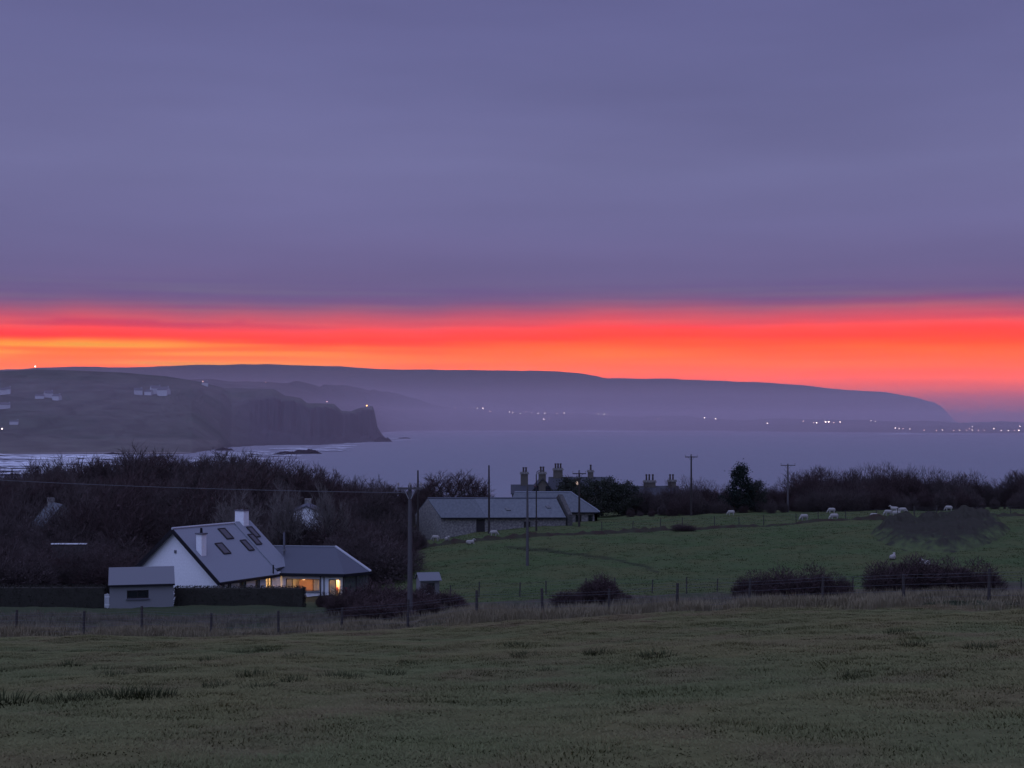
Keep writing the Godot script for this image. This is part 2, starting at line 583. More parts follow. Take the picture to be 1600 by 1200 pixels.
# what grows where: linear base colours of the turf
func turf(x: float, z: float) -> Color:
	var d := -z
	var px := 800.0 + x / maxf(d, 8.0) * FOCAL
	var a := noise_b.get_noise_2d(x * 0.35, z * 0.35)
	var b := noise_a.get_noise_2d(x * 0.9 + 50.0, z * 0.9)
	var e := noise_b.get_noise_2d(x * 0.09 + 90.0, z * 0.09)
	var fd := fence_depth(px)
	var green := Color(0.15, 0.165, 0.07)
	var dull := Color(0.185, 0.175, 0.075)
	var brown := Color(0.185, 0.145, 0.08)
	if d < fd - 1.5:
		var t := clampf(0.45 + 0.9 * a + 0.8 * e + 0.4 * b, 0.0, 1.0)
		# drier, tussocky grass on the far half of the field, in patches with their own outline
		if d + 26.0 * e + 16.0 * a > 38.0: t = clampf(t + 0.22, 0.0, 1.0)
		var c := green.lerp(dull, t)
		var dead := 0.4 if d + 12.0 * a + 9.0 * b > fd - 6.0 else 0.0
		return c.lerp(brown, clampf(b * 0.7 + dead, 0.0, 0.8))
	if px > 560.0 and d > 108.0 or d > 128.0 and px > 520.0:
		var c := Color(0.1, 0.145, 0.058).lerp(Color(0.125, 0.145, 0.062), clampf(0.5 + a + b * 0.6, 0.0, 1.0))
		# the worn track that crosses the pasture
		var row := HORIZON + (EYE - ground_y(x, z)) / d * FOCAL
		var line := curve([[780, 854], [850, 859], [960, 874], [1010, 886], [1040, 900]], px)
		if px > 790.0 and px < 1030.0:
			c = c.lerp(Color(0.05, 0.05, 0.035), (1.0 - smoothstep(1.0, 3.0, absf(row - line + b * 3.0))) * 0.7)
		return c
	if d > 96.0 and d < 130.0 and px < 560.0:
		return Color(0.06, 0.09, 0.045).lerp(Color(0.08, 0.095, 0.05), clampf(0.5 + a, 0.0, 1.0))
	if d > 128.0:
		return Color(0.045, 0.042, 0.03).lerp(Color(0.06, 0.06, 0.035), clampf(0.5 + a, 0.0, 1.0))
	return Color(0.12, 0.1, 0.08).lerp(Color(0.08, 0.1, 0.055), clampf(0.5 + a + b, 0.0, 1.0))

func build_setting() -> void:
	var ds := []
	var d := -40.0
	while d < 900.0:
		ds.append(d)
		if d < 8.0: d += 2.0
		elif d < 80.0: d += 0.35
		elif d < 230.0: d += 0.8
		else: d += 10.0
	var cols := 330
	var vs := PackedVector3Array()
	var cs := PackedColorArray()
	for dd in ds:
		var half := 22.0 + 0.52 * maxf(dd, 0.0)
		for i in cols:
			var x := (i / float(cols - 1) * 2.0 - 1.0) * half
			vs.append(Vector3(x, ground_y(x, -dd), -dd))
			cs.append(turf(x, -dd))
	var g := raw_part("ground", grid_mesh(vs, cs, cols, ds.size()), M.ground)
	tag(g, "rough hillside pasture falling towards the sea", "", "", "structure")
	# the sea, with a low swell running in towards the beach
	vs = PackedVector3Array()
	cs = PackedColorArray()
	cols = 240
	var rows := 0
	d = 420.0
	while d < 12500.0:
		var half := 0.62 * d + 500.0
		for i in cols:
			var x := (i / float(cols - 1) * 2.0 - 1.0) * half
			var swell := noise_b.get_noise_2d(x * 0.012, d * 0.055) * 0.9 + noise_a.get_noise_2d(x * 0.03 + 70.0, d * 0.1) * 0.35
			vs.append(Vector3(x, swell * (1.0 - smoothstep(2500.0, 6000.0, d)) - 0.8, -d))
			cs.append(Color.WHITE)
		rows += 1
		d += maxf(5.0, d * 0.006)
	var sea := raw_part("sea", grid_mesh(vs, cs, cols, rows), M.sea)
	tag(sea, "grey violet sea filling the bay", "", "", "structure")
	fog_bank("sea_mist", "thin mist lying low over the bay", Vector3(-9000, 0.5, -12400), Vector3(9000, 110, -1000), 0.00016)
	fog_bank("valley_haze", "faint haze between the headland and the mountain", Vector3(-9000, 0.7, -12450), Vector3(9000, 240, -3700), 0.00011)

# ---------- white farmhouse ----------
# a wall of the given thickness from p0 to p1 (points at its foot) with openings [from, to, low, high] in metres
func wall_open(p0: Vector3, p1: Vector3, height: float, openings: Array, thick: float) -> MB:
	var b := MB.new()
	var along := (p1 - p0)
	var length := Vector2(along.x, along.z).length()
	var dir := Vector3(along.x, 0, along.z) / length
	var inward := Vector3.UP.cross(dir) * thick
	var at := 0.0
	for o in openings:
		if o[0] > at: wall_piece(b, p0, dir, inward, at, o[0], 0.0, height)
		if o[2] > 0.0: wall_piece(b, p0, dir, inward, o[0], o[1], 0.0, o[2])
		if o[3] < height: wall_piece(b, p0, dir, inward, o[0], o[1], o[3], height)
		at = o[1]
	if at < length: wall_piece(b, p0, dir, inward, at, length, 0.0, height)
	return b

func wall_piece(b: MB, p0: Vector3, dir: Vector3, inward: Vector3, a: float, e: float, lo: float, hi: float) -> void:
	b.box_axes(p0 + dir * ((a + e) * 0.5) + Vector3.UP * ((lo + hi) * 0.5) + inward * 0.5, dir * (e - a), Vector3.UP * (hi - lo), inward)

# frame, bars, sill and pane for one opening of such a wall
func window_in(parent: Node3D, called: String, p0: Vector3, p1: Vector3, o: Array, bars: Array, pane: Material, fm: Material, sill := true) -> void:
	var dir := Vector3(p1.x - p0.x, 0, p1.z - p0.z).normalized()
	var inward := Vector3.UP.cross(dir)
	var set_in := inward * 0.1
	var t := 0.07
	var f := MB.new()
	var a: float = o[0]
	var e: float = o[1]
	var lo: float = o[2]
	var hi: float = o[3]
	for x in [a + t * 0.5, e - t * 0.5] + bars:
		f.box_axes(p0 + dir * x + Vector3.UP * (lo + hi) * 0.5 + set_in, dir * t, Vector3.UP * (hi - lo), inward * 0.07)
	for y in [lo + t * 0.5, hi - t * 0.5]:
		f.box_axes(p0 + dir * (a + e) * 0.5 + Vector3.UP * y + set_in, dir * (e - a - 2.0 * t), Vector3.UP * t, inward * 0.07)
	var w := part(called, f, fm, parent)
	var g := MB.new()
	var q := set_in + inward * 0.01
	g.quad_out(p0 + dir * (a + t) + Vector3.UP * (lo + t) + q, p0 + dir * (e - t) + Vector3.UP * (lo + t) + q, p0 + dir * (e - t) + Vector3.UP * (hi - t) + q, p0 + dir * (a + t) + Vector3.UP * (hi - t) + q, -inward)
	part("pane", g, pane, w)
	if sill:
		var s := MB.new()
		s.box_axes(p0 + dir * (a + e) * 0.5 + Vector3.UP * (lo - 0.045) - inward * 0.06, dir * (e - a + 0.16), Vector3.UP * 0.08, inward * 0.16)
		part("sill", s, M.lead, w)

func gable_poly(b: MB, p0: Vector3, p1: Vector3, foot: float, eave: float, apex: Vector3, thick: Vector3) -> void:
	b.slab([Vector3(p0.x, foot, p0.z), Vector3(p1.x, foot, p1.z), Vector3(p1.x, eave, p1.z), apex, Vector3(p0.x, eave, p0.z)], thick)

func build_house() -> void:
	var h := thing("farmhouse", "white house with slate roofs, skylights and a lit window, beside the dark hedge", "house", on_ground(430, 134))
	var u := Vector3(0.5, 0, -0.868).normalized()      # along the ridge, away from the gable
	var w := Vector3(0.868, 0, 0.5).normalized()       # out of the long front
	var eave := EYE - 13.9
	var foot := EYE - 16.5
	var c0 := at_height(345, 128.0, -16.5)             # corner between gable and long front
	var wide := 10.9
	var rise := 4.47
	var span := 10.4
	# gable wall, with the slope of the roof cut in
	var g := MB.new()
	var inset := 0.35
	var a0 := c0 - w * inset + u * 0.25
	var a1 := c0 - w * (wide - inset) + u * 0.25
	var apex := c0 - w * wide * 0.5 + u * 0.25
	apex.y = eave + rise - 0.12
	var lift := inset * rise / (wide * 0.5)
	gable_poly(g, a0, a1, foot, eave + lift - 0.12, apex, u * 0.3)
	var gw := part("gable_wall", g, M.white_wall, h)
	var vent := MB.new()
	var vp := at_pixel(271, 858, 130.6)
	vent.box_axes(c0 - w * 5.45 + u * 0.22 + Vector3.UP * (eave + 2.4 - foot), u * 0.1, Vector3.UP * 0.28, w * 0.22)
	part("vent", vent, M.lead, gw)
	# long front with its row of small windows
	var f0 := a0
	var f1 := c0 - w * inset + u * 8.6
	var ops := []
	for r in [[350, 356], [360, 366], [378, 389], [403, 411], [420, 430]]:
		ops.append([(r[0] - 345.0) / 92.0 * 8.0 - 0.25, (r[1] - 345.0) / 92.0 * 8.0 - 0.25, 1.1, 2.35])
	part("front_wall", wall_open(f0, f1, eave + lift - 0.14 - foot, ops, 0.3), M.white_wall, h)
	for i in ops.size():
		window_in(h, "window", f0, f1, ops[i], [(ops[i][0] + ops[i][1]) * 0.5], M.glass, M.frame)
	var bk := MB.new()
	bk.box_axes((a1 + c0 - w * (wide - inset) + u * span) * 0.5 + Vector3.UP * (eave - foot) * 0.5 + w * 0.15, u * (span - 0.3), Vector3.UP * (eave - foot), w * 0.3)
	part("back_wall", bk, M.white_wall, h)
	var fg := MB.new()
	var e0 := c0 - w * inset + u * (span - 0.3)
	var e1 := c0 - w * (wide - inset) + u * (span - 0.3)
	var ea := c0 - w * wide * 0.5 + u * (span - 0.3)
	ea.y = eave + rise - 0.12
	gable_poly(fg, e0, e1, foot, eave + lift - 0.12, ea, -u * 0.3)
	part("far_gable_wall", fg, M.white_wall, h)
	var inner := MB.new()
	inner.box_axes(c0 - w * 5.4 + u * 5.2 + Vector3.UP * 2.55, u * 9.6, Vector3.UP * 0.1, w * 10.0)
	part("ceiling", inner, M.cream, h)
	var hall := MB.new()
	hall.box_axes(c0 - w * 3.4 + u * 5.2 + Vector3.UP * 1.2, u * 9.6, Vector3.UP * 2.5, w * 0.12)
	hall.box_axes(c0 - w * 1.9 + u * 6.0 + Vector3.UP * 1.2, u * 0.12, Vector3.UP * 2.5, w * 2.7)
	part("inner_wall", hall, M.cream, h)
	var lamp_pos := c0 - w * 1.9 + u * 7.2 + Vector3.UP * 2.1
	indoor_lamp(h, lamp_pos, 3.0)
	# blinds behind the first windows
	var bl := MB.new()
	for i in [0, 1]:
		bl.box_axes(f0 + u * (ops[i][0] + ops[i][1]) * 0.5 - w * 0.34 + Vector3.UP * 1.72, u * 0.34, Vector3.UP * 1.2, w * 0.03)
	part("blind", bl, M.white_wall, h)
	# roof: near slope of the main part, the paler part beyond, and the far slope
	var ridge := c0 - w * wide * 0.5
	ridge.y = eave + rise
	var down := w * wide * 0.5 - Vector3.UP * rise
	var over := down * 1.0
	var thick := (u.cross(down)).normalized() * 0.16
	if thick.y > 0.0: thick = -thick
	var r1 := MB.new()
	r1.slab([ridge - u * 0.15, ridge + u * 8.05, ridge + u * 8.05 + over, ridge - u * 0.15 + over], thick)
	var roof := part("roof", r1, M.slate, h)
	var r2 := MB.new()
	var up := Vector3.UP * 0.14
	r2.slab([ridge + u * 8.0 + up, ridge + u * span + up, ridge + u * span + down * 0.9 + up, ridge + u * 8.0 + down * 0.92 + up], thick * 1.6)
	var roof2 := part("roof", r2, M.slate, h)
	var over2 := -w * wide * 0.5 * 1.04 - Vector3.UP * rise * 1.04
	var thick2 := Vector3(-thick.x, thick.y, -thick.z)
	var r3 := MB.new()
	r3.slab([ridge - u * 0.15, ridge + u * span, ridge + u * span + over2, ridge - u * 0.15 + over2], thick2)
	part("roof", r3, M.slate, h)
	var rt := MB.new()
	rt.tube([ridge - u * 0.2 + Vector3.UP * 0.02, ridge + u * 8.2 + Vector3.UP * 0.02], [0.12, 0.12], 6)
	part("ridge_tiles", rt, M.ridge_tile, roof)
	# barge boards on the gable and gutters at the eaves
	var bb := MB.new()
	for o in [over, over2]:
		var side: Vector3 = o.normalized()
		var nn := side.cross(u).normalized()
		bb.box_axes(ridge - u * 0.2 + o * 0.5 - Vector3.UP * 0.17, o * 1.0, nn * 0.34, u * 0.09)
	part("bargeboard", bb, M.fascia, h)
	var gu := MB.new()
	gu.bar(ridge + over - u * 0.15 - Vector3.UP * 0.14 + w * 0.05, ridge + over + u * 8.05 - Vector3.UP * 0.14 + w * 0.05, 0.14, 0.2)
	part("gutter", gu, M.fascia, h)
	# skylights: place along the ridge, share of the way down, width
	var nrm := -thick.normalized()
	for s in [[5.75, 1.0, 0.78, 0], [3.75, 2.4, 0.78, 0], [7.15, 2.35, 0.6, 0], [8.65, 2.0, 0.6, 1], [9.35, 1.25, 0.6, 1]]:
		var at: Vector3 = ridge + u * s[0] + down * (s[1] / (wide * 0.5)) + (up if s[3] == 1 else Vector3.ZERO)
		var dn := down.normalized()
		var fr := MB.new()
		var ln := 1.25
		for k in [-1.0, 1.0]:
			fr.box_axes(at + u * (s[2] * 0.5 + 0.05) * k + nrm * 0.05, u * 0.1, dn * (ln + 0.2), nrm * 0.12)
			fr.box_axes(at + dn * (ln * 0.5 + 0.05) * k + nrm * 0.05, u * s[2], dn * 0.1, nrm * 0.12)
		var sk := part("skylight", fr, M.frame, roof if s[3] == 0 else roof2)
		var pn := MB.new()
		pn.box_axes(at + nrm * 0.06, u * s[2], dn * ln, nrm * 0.04)
		part_deep("pane", pn, M.roof_glass, sk)
	# chimneys
	var ch := MB.new()
	var cp := ridge + u * 0.75 + down * (2.55 / 5.45)
	ch.box_axes(cp + Vector3.UP * 0.55, u * 0.62, Vector3.UP * 2.2, w * 0.62)
	var chim := part("chimney", ch, M.white_wall, h)
	var cap := MB.new()
	cap.box_axes(cp + Vector3.UP * 1.7, u * 0.8, Vector3.UP * 0.12, w * 0.8)
	part("cap", cap, M.lead, chim)
	var pot := MB.new()
	pot.tube([cp + Vector3.UP * 1.74, cp + Vector3.UP * 2.2], [0.13, 0.1], 8)
	part("pot", pot, M.fascia, chim)
	var cq := ridge + u * 9.2
	ch = MB.new()
	ch.box_axes(cq + Vector3.UP * 0.05, u * 0.75, Vector3.UP * 2.1, w * 1.05)
	chim = part("chimney", ch, M.white_wall, h)
	cap = MB.new()
	cap.box_axes(cq + Vector3.UP * 1.14, u * 0.86, Vector3.UP * 0.1, w * 1.15)
	part("cap", cap, M.lead, chim)
	for k in [-0.3, 0.3]:
		pot = MB.new()
		pot.tube([cq + w * k + Vector3.UP * 1.18, cq + w * k + Vector3.UP * 1.5], [0.12, 0.1], 8)
		part("pot", pot, M.clay, chim)
	build_wing(h)

# sub-parts under a part that itself sits under the thing
func part_deep(called: String, b: MB, m: Material, parent: Node3D) -> MeshInstance3D:
	# a third level would be too deep: hang the piece beside its frame under the thing's part
	return part(called, b, m, parent.get_parent() if parent.get_parent().get_parent() != self and parent.get_parent() != self else parent)

func indoor_lamp(parent: Node3D, at: Vector3, energy: float) -> void:
	var b := MB.new()
	b.tube([at + Vector3.UP * 0.1, at, at - Vector3.UP * 0.12], [0.05, 0.16, 0.12], 8)
	part("ceiling_lamp", b, M.lamp_warm, parent)
	var l := OmniLight3D.new()
	l.name = "room_light"
	l.light_color = Color(1.0, 0.8, 0.55)
	l.light_energy = energy
	l.light_size = 0.15
	l.omni_range = 14.0
	l.omni_attenuation = 2.0
	l.shadow_enabled = true
	add_child(l)
	l.name = numbered("room_light")
	l.position = at - Vector3.UP * 0.05

func build_wing(h: Node3D) -> void:
	var eh := -13.9
	var rh := -11.72
	var el := at_height(436, 135.6, eh)
	var f := at_height(538, 134.6, eh)
	var r := at_height(579.5, 136.9, eh)
	var b := at_height(564, 142.6, eh)
	var bl := at_height(424, 143.4, eh)
	var ra := at_height(411, 139.4, rh)
	var rb := at_height(524, 138.7, rh)
	var t := Vector3(0, -0.14, 0)
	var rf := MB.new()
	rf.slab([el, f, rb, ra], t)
	var roof := part("wing_roof", rf, M.slate_dark, h)  # same slate as the main roof, weaker sky sheen painted in as darker colour
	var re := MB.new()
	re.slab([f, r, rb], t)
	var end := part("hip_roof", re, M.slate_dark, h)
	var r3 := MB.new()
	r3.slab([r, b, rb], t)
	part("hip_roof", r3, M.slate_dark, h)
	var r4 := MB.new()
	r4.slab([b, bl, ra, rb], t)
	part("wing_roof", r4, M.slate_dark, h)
	var rt := MB.new()
	rt.tube([rb + Vector3.UP * 0.03, r + Vector3.UP * 0.05], [0.13, 0.13], 6)
	part("hip_tiles", rt, M.ridge_tile, h)
	rt = MB.new()
	rt.tube([ra + Vector3.UP * 0.02, rb + Vector3.UP * 0.02], [0.08, 0.08], 6)
	part("ridge_tiles", rt, M.slate, roof)
	var gu := MB.new()
	gu.bar(el - Vector3.UP * 0.1 + Vector3(0, 0, 0.06), f - Vector3.UP * 0.1 + Vector3(0, 0, 0.06), 0.14, 0.26)
	gu.bar(f - Vector3.UP * 0.1 + Vector3(0.03, 0, 0.03), r - Vector3.UP * 0.1 + Vector3(0.03, 0, 0.03), 0.14, 0.26)
	part("gutter", gu, M.fascia, h)
	# flue with its collar
	var fl := MB.new()
	var fp := at_height(444, 137.6, -12.4)
	fl.tube([fp, fp + Vector3.UP * 2.1], [0.1, 0.1], 8)
	var flue := part("flue", fl, M.lead, h)
	var co := MB.new()
	co.tube([fp + Vector3.UP * 0.38, fp + Vector3.UP * 0.55], [0.2, 0.13], 8)
	part("collar", co, M.metal, flue)
	# second small stack at the valley
	var vp := MB.new()
	var q := at_pixel(427, 898, 134.4)
	vp.tube([q, q + Vector3.UP * 0.9], [0.07, 0.07], 6)
	part("soil_pipe", vp, M.fascia, h)
	# walls
	var foot := EYE - 16.9
	var height := 2.88
	var w0 := at_height(437, 135.95, -16.9)
	var w1 := at_height(537, 134.95, -16.9)
	var w2 := at_height(576.5, 137.1, -16.9)
	var w3 := at_height(562, 142.2, -16.9)
	var w4 := at_height(426, 143.0, -16.9)
	var per := (w1 - w0).length() / 100.0
	var ops := [[(446.5 - 437) * per, (499.5 - 437) * per, 1.35, 2.5], [(513.5 - 437) * per, (536.5 - 437) * per, 0.62, 2.5]]
	part("wing_wall", wall_open(w0, w1, height, ops, 0.28), M.white_wall, h)
	window_in(h, "window", w0, w1, ops[0], [(456.5 - 437) * per, (489 - 437) * per], M.glass, M.frame)
	window_in(h, "patio_door", w0, w1, ops[1], [(524 - 437) * per], M.glass, M.frame, false)
	var side := wall_open(w4, w0, height, [], 0.25)
	part("wing_wall", side, M.cream, h)
	part("wing_wall", wall_open(Vector3(w3.x - 2.6, w3.y, w3.z), w4, height, [], 0.25), M.cream, h)
	# partition between the lit room and the glazed end
	var px0 := w1 + (w0 - w1).normalized() * 0.1
	var px1 := Vector3(w3.x - 2.6, w3.y, w3.z)
	part("wing_wall", wall_open(px0, px1, height, [], 0.2), M.cream, h)
	var fl2 := MB.new()
	fl2.slab([w0 + Vector3.UP * 0.3, w1 + Vector3.UP * 0.3, w2 + Vector3.UP * 0.3, w3 + Vector3.UP * 0.3, w4 + Vector3.UP * 0.3], Vector3.DOWN * 0.3)
	part("floor", fl2, M.floor, h)
	var ce := MB.new()
	ce.slab([w0 + Vector3.UP * 2.62, w1 + Vector3.UP * 2.62, w3 + Vector3.UP * 2.62 - Vector3(2.4, 0, 0), w4 + Vector3.UP * 2.62], Vector3.UP * 0.1)
	part("ceiling", ce, M.cream, h)
	# glazed end: posts, low sill and panes
	for seg in [[w1, w2], [w2, w3]]:
		var s0: Vector3 = seg[0]
		var s1: Vector3 = seg[1]
		var n := 2 if seg[0] == w1 else 3
		for i in n + 1:
			if i == n and seg[0] == w1: continue
			var p := s0.lerp(s1, i / float(n))
			var po := MB.new()
			po.box(p + Vector3.UP * 1.44, Vector3(0.13, 2.86, 0.13))
			part("post", po, M.frame, h)
		for i in n:
			var p0 := s0.lerp(s1, i / float(n))
			var p1 := s0.lerp(s1, (i + 1) / float(n))
			var dir := (p1 - p0).normalized()
			var gl := MB.new()
			var a := p0 + dir * 0.09
			var c := p1 - dir * 0.09
			gl.quad(a + Vector3.UP * 0.75, a + Vector3.UP * 2.75, c + Vector3.UP * 2.75, c + Vector3.UP * 0.75)
			part("pane", gl, M.glass, h)
			var si := MB.new()
			si.bar(a + Vector3.UP * 0.38, c + Vector3.UP * 0.38, 0.12, 0.7)
			part("low_wall", si, M.white_wall, h)
	# down pipes
	for x in [501.0, 506.5]:
		var dp := MB.new()
		var p: Vector3 = w0 + (w1 - w0) * ((x - 437.0) / 100.0) + Vector3(0, 0, 0.08)
		dp.tube([p + Vector3.UP * 0.2, p + Vector3.UP * 2.75], [0.05, 0.05], 6)
		part("downpipe", dp, M.fascia, h)
	# curtains and furniture that show through the lit windows
	for x in [[448.5, 455.5], [490.5, 498.5], [515.0, 523.0]]:
		var cu := MB.new()
		var p: Vector3 = w0 + (w1 - w0) * ((x[0] + x[1]) * 0.5 / 100.0 - 4.37) - Vector3(0, 0, 0.45)
		var wd: float = (x[1] - x[0]) * per
		for k in 6:
			cu.tube([p + Vector3((k / 5.0 - 0.5) * wd, 0.5, 0), p + Vector3((k / 5.0 - 0.5) * wd, 2.6, 0)], [0.06, 0.05], 6, false)
		part("curtain", cu, M.curtain, h)
	var so := MB.new()
	var sp := w0 + (w1 - w0) * ((531.0 - 437.0) / 100.0) - Vector3(0, 0, 1.2)
	so.box(sp + Vector3(0, 0.75, 0), Vector3(1.0, 0.5, 0.8))
	so.box(sp + Vector3(0, 1.2, -0.35), Vector3(1.0, 0.8, 0.2))
	part("armchair", so, M.red_cloth, h)
	var dr := MB.new()
	var dp2 := w0 + (w1 - w0) * ((472.0 - 437.0) / 100.0) - Vector3(0, 0, 5.0)
	dr.box(dp2 + Vector3(0, 1.3, 0), Vector3(1.9, 1.9, 0.5))
	part("dresser", dr, M.wood, h)
	indoor_lamp(h, w0 + (w1 - w0) * 0.33 + Vector3(0, 2.3, -2.0), 7.0)
	indoor_lamp(h, w0 + (w1 - w0) * 0.86 + Vector3(0, 2.3, -1.6), 5.0)

# ---------- gardens round the house ----------
func leaf_shell(b: MB, count: int, lo: Vector3, hi: Vector3, size: float, r: RandomNumberGenerator) -> void:
	for i in count:
		var face := r.randi() % 4
		var p := Vector3(r.randf_range(lo.x, hi.x), r.randf_range(lo.y, hi.y), r.randf_range(lo.z, hi.z))
		if face == 0: p.y = hi.y + r.randf_range(-0.08, 0.1)
		elif face == 1 or face == 3: p.z = (hi.z if face == 1 or r.randf() < 0.5 else lo.z) + r.randf_range(-0.1, 0.1)
		else: p.x = (hi.x if r.randf() < 0.5 else lo.x) + r.randf_range(-0.1, 0.1)
		leaf(b, p, size * r.randf_range(0.6, 1.3), r)

func leaf(b: MB, p: Vector3, s: float, r: RandomNumberGenerator) -> void:
	var a := Vector3(r.randf_range(-1, 1), r.randf_range(-1, 1), r.randf_range(-1, 1)).normalized()
	var e := a.cross(Vector3(r.randf_range(-1, 1), r.randf_range(-1, 1), r.randf_range(-1, 1))).normalized() * 0.45
	var k := r.randf_range(0.6, 1.25)
	b.col = Color(k, k, k)
	b.quad(p - a * s, p + e * s, p + a * s, p - e * s)
	b.col = Color.WHITE

func hedge(label: String, px0: float, px1: float, d: float, top: float) -> void:
	var p0 := on_ground(px0, d)
	var p1 := on_ground(px1, d)
	var mid := (p0 + p1) * 0.5
	mid.y = minf(p0.y, p1.y) - 0.15
	var t := thing("garden_hedge", label, "hedge", mid)
	var tall := at_pixel((px0 + px1) * 0.5, top, d).y - mid.y
	var len := p1.x - p0.x
	var b := MB.new()
	b.box(Vector3(0, tall * 0.5 - 0.05, -0.6), Vector3(len - 0.15, tall - 0.12, 1.0))
	leaf_shell(b, int(len * 420), Vector3(-len * 0.5, 0, -1.15), Vector3(len * 0.5, tall, -0.05), 0.07, rng)
	part("foliage", b, M.hedge, t, true)

func build_garden() -> void:
	hedge("long dark clipped hedge in front of the white house", 272, 474, 121, 918.5)
	hedge("dark clipped hedge beside the grey garage, at the edge of the picture", -60, 164, 121, 917)
	# grey outbuilding
	var d := 119.0
	var p0 := at_pixel(173, 950, d)
	var p1 := at_pixel(270, 950, d)
	var wd := p1.x - p0.x
	var t := thing("garage", "small grey garage with a low dark window in front of the white gable", "garage", Vector3((p0.x + p1.x) * 0.5, p0.y, -d))
	var base := Vector3(p0.x, p0.y - 0.5, -d)
	var o := [1.35, 3.05, 1.28, 1.95]
	part("front_wall", wall_open(base, base + Vector3(wd, 0, 0), 2.45, [o], 0.2), M.boards, t)
	window_in(t, "window", base, base + Vector3(wd, 0, 0), o, [2.2], M.dark_glass, M.frame)
	for x in [p0.x + 0.1, p1.x - 0.1]:
		var sw := MB.new()
		sw.slab([Vector3(x, base.y, -d - 0.2), Vector3(x, base.y, -d - 4.4), Vector3(x, base.y + 2.4, -d - 4.4), Vector3(x, base.y + 3.45, -d - 2.3), Vector3(x, base.y + 2.4, -d - 0.2)], Vector3(0.18 if x < p1.x - 0.2 else -0.18, 0, 0))
		part("side_wall", sw, M.boards, t)
	var bw := MB.new()
	bw.box(Vector3((p0.x + p1.x) * 0.5, base.y + 1.2, -d - 4.5), Vector3(wd, 2.4, 0.2))
	part("back_wall", bw, M.boards, t)
	for s in [-1.0, 1.0]:
		var rf := MB.new()
		rf.slab([Vector3(p0.x - 0.1, base.y + 3.62, -d - 2.3), Vector3(p1.x + 0.1, base.y + 3.62, -d - 2.3), Vector3(p1.x + 0.1, base.y + 2.42, -d - 2.3 + s * 2.5), Vector3(p0.x - 0.1, base.y + 2.42, -d - 2.3 + s * 2.5)], Vector3(0, -0.1, 0))
		part("roof", rf, M.felt, t)
	var gu := MB.new()
	gu.bar(Vector3(p0.x - 0.1, base.y + 2.36, -d + 0.24), Vector3(p1.x + 0.1, base.y + 2.36, -d + 0.24), 0.1, 0.14)
	part("gutter", gu, M.fascia, t)
	t.rotation.y = 0.25
	# white picket gate between garage and hedge
	var gp := on_ground(168, 119.5)
	var gt := thing("garden_gate", "narrow white gate between the grey garage and the hedge", "gate", gp)
	for i in 5:
		var b := MB.new()
		b.box(Vector3(-0.2 + i * 0.1, 0.62, 0), Vector3(0.06, 1.2 - 0.06 * absf(i - 2), 0.03))
		part("picket", b, M.white_frame, gt, true)
	for y in [0.3, 0.95]:
		var b := MB.new()
		b.box(Vector3(0, y, -0.03), Vector3(0.5, 0.08, 0.03))
		part("rail", b, M.white_frame, gt, true)
	# little summerhouse by the pole
	var sp := on_ground(668, 115)
	var sh := thing("garden_shed", "little pale garden shed with a dark window beside the nearest pole", "shed", sp, 0.25)
	var wallb := MB.new()
	wallb.slab([Vector3(-0.55, -0.4, 0), Vector3(0.95, -0.4, 0), Vector3(0.95, 1.75, 0), Vector3(-0.55, 1.75, 0)], Vector3(0, 0, -0.08))
	part("front_wall", wallb, M.pale_boards, sh, true)
	wallb = MB.new()
	wallb.slab([Vector3(-0.56, -0.4, -0.09), Vector3(-0.56, -0.4, -1.7), Vector3(-0.56, 1.75, -1.7), Vector3(-0.56, 2.15, -0.85), Vector3(-0.56, 1.75, -0.09)], Vector3(0.06, 0, 0))
	part("side_wall", wallb, M.boards, sh, true)
	wallb = MB.new()
	wallb.slab([Vector3(0.9, -0.4, -0.09), Vector3(0.9, -0.4, -1.7), Vector3(0.9, 1.75, -1.7), Vector3(0.9, 2.15, -0.85), Vector3(0.9, 1.75, -0.09)], Vector3(0.05, 0, 0))
	part("side_wall", wallb, M.boards, sh, true)
	wallb = MB.new()
	wallb.box(Vector3(0.18, 0.68, -1.72), Vector3(1.5, 2.14, 0.05))
	part("back_wall", wallb, M.boards, sh, true)
	for s in [-1.0, 1.0]:
		var rf := MB.new()
		rf.slab([Vector3(-0.7, 2.26, -0.85), Vector3(1.1, 2.26, -0.85), Vector3(1.1, 1.72, -0.85 + s * 1.05), Vector3(-0.7, 1.72, -0.85 + s * 1.05)], Vector3(0, -0.06, 0))
		part("roof", rf, M.felt, sh, true)
	var wb := MB.new()
	wb.box(Vector3(0.25, 1.25, 0.02), Vector3(0.62, 0.5, 0.05))
	var wn := part("window", wb, M.frame, sh, true)
	for k in [-1.0, 1.0]:
		var pb := MB.new()
		pb.box(Vector3(0.25 + 0.15 * k, 1.25, 0.05), Vector3(0.25, 0.42, 0.02))
		part("pane", pb, M.dark_glass, wn, true)
	# house among the trees with a white gable, and a stone one with a pale roof
	small_house("cottage", "white gabled house half hidden among bare trees behind the farmhouse", Vector3(0, 0, 0), 478, 172, 3.6, 3.2, 803, 792, 0.1, M.white_wall, M.slate_dark)
	small_house("cottage", "stone cottage with a grey roof deep among the bare trees", Vector3(0, 0, 0), 97, 176, 4.2, 2.6, 822, 790, 0.5, M.stone, M.slate_old)
	# white bench-like low wall in the garden under the trees
	var lw := thing("garden_wall", "low white garden wall under the bare trees", "wall", on_ground(108, 150))
	var lb := MB.new()
	lb.box(Vector3(0, at_pixel(108, 852, 150).y - lw.position.y - 0.14 - 0.6, 0), Vector3(3.5, 1.4, 0.25))
	part("wall_body", lb, M.post, lw, true)
	lb = MB.new()
